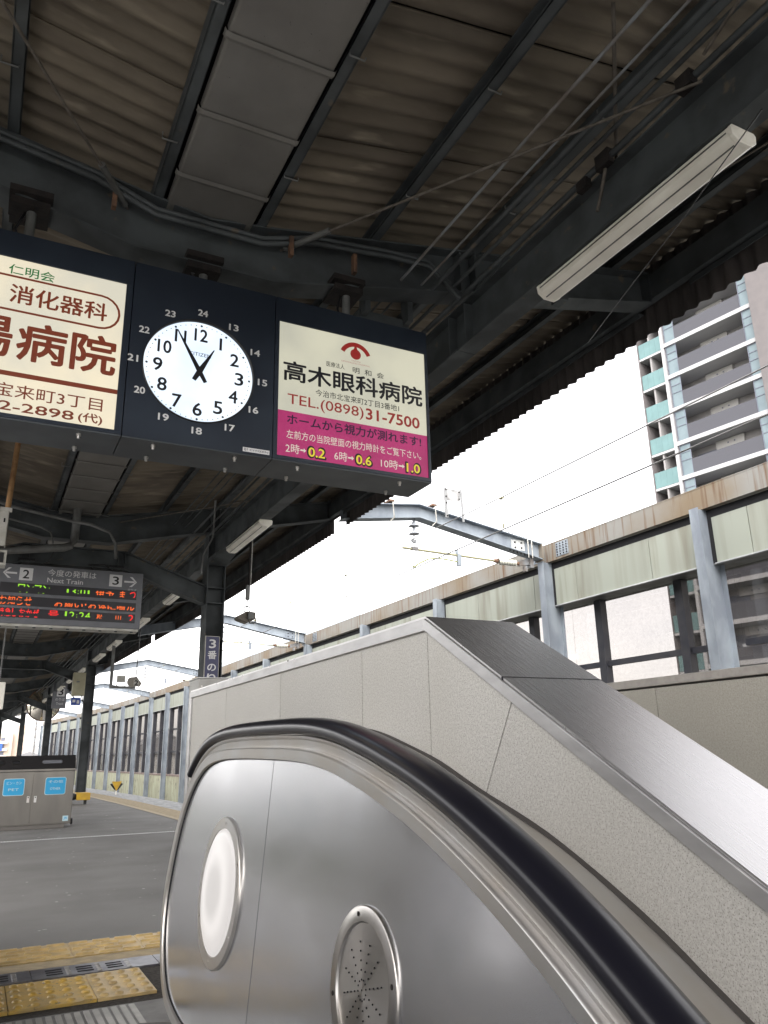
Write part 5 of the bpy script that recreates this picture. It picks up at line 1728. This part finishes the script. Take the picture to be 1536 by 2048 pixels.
# ------------------------------------------------------------------ distant things
def azp(x, y, z): return (x, y, z)
HM = mat('hall_roof', (.36, .40, .45), .5, c2=(.33, .37, .42), scale=.3)
HW = mat('hall_wall', (.42, .42, .41), .7)
t = empty('distant_hall', (38, 104, -7), 'pale blue grey sloping roof of a big hall beyond the trackside wall', 'building')
MB().prism([(26.5, 12.2), (47.0, 20.4), (47.0, 19.0), (26.5, 11.0)], lambda p, q: (p, 106 - (p - 29) * .34, q), lambda p, q: (p, 126 - (p - 29) * .34, q - 3)).build('roof', HM, t)
MB().prism([(27.5, -7), (46.0, -7), (46.0, 18.6), (27.5, 11.2)], lambda p, q: (p, 107.5 - (p - 29) * .34, q), lambda p, q: (p, 124 - (p - 29) * .34, q - 3)).build('wall', HW, t)

t = empty('beige_apartments', (12, 400, -7), 'beige apartment building with a blue sign far beyond the left columns', 'building')
BE = mat('beige_render', (.50, .40, .33), .8)
BE2 = mat('pale_render', (.56, .52, .47), .8)
MB().box(2, 15.5, 400, 412, -7, 12.5).box(15.6, 23.5, 402, 414, -7, 16.0).build('wall', BE, t)
MB().box(6, 10, 402, 408, 12.5, 15).build('roof_house', BE2, t)
for k_ in range(5):
    box('balcony', BE2, t, 3, 13.5, 398.6, 400, -4 + k_ * 3, -2.9 + k_ * 3)
    for j in range(4):
        box('window', TLIN, t, 3.6 + j * 2.4, 5.2 + j * 2.4, 399.9, 399.99, -2.7 + k_ * 3, -1.2 + k_ * 3)
    box('window', TLIN, t, 18.0, 20.0, 401.8, 401.99, -1.5 + k_ * 3.4, -.4 + k_ * 3.4)
box('blue_sign', mat('bright_blue', (.03, .10, .55), .5), t, 5.2, 11.5, 398.2, 398.4, 5.2, 8.2)

t = empty('utility_pole', (8.6, 140, -7), 'thin distant utility pole with cross arms seen between the left columns', 'utility pole')
MB().tube([(8.6, 140, -7), (8.6, 140, 7.0)], [.22, .13], 8).build('pole', GALV_D, t)
for z in (1.2, 3.0, 4.4, 5.6):
    MB().box(8.3, 10.3, 139.9, 140.1, z, z + .12).build('cross_arm', GALV_D, t)
    MB().tube([(9.8, 140, z + .05), (11.5, 160, z - .8)], .03, 4).build('line', GALV_D, t)
# low houses seen through the windbreak glass
def house(x, y_, w_, d_, h, rh, label, wallc, roofc):
    t = empty('house', (x, y_, -7), label, 'house', 'low houses behind the windbreak')
    hb = -7 + h
    box('wall', wallc, t, x - w_ / 2, x + w_ / 2, y_ - d_ / 2, y_ + d_ / 2, -7, hb)
    MB().prism([(x - w_ / 2 - .4, hb), (x + w_ / 2 + .4, hb), (x, hb + rh)], lambda p, q: (p, y_ - d_ / 2 - .4, q), lambda p, q: (p, y_ + d_ / 2 + .4, q)).build('roof', roofc, t)
    for i in range(3):
        xx = x - w_ / 2 + w_ * (i + .5) / 3
        box('window', TLIN, t, xx - .5, xx + .5, y_ - d_ / 2 - .04, y_ - d_ / 2 - .005, hb - 2.2, hb - 1.0)
RG = mat('grey_tile_roof', (.20, .20, .21), .7)
house(30, 150, 15, 12, 8.5, 3.6, 'grey gabled house seen through the middle windbreak panes', HW, RG)
house(18, 190, 12, 10, 8.0, 2.5, 'low pale house seen through the farthest windbreak panes', BE2, RG)
house(44, 130, 14, 12, 7.5, 3.0, 'wide low house behind the windbreak next to the stair wall', BE2, RG)
house(13, 230, 14, 10, 7.5, 2.5, 'small house in the gap beyond the end of the windbreak', BE2, RG)
house(62, 150, 30, 14, 7.0, 2.0, 'long low building at the right behind the windbreak', HW, RG)
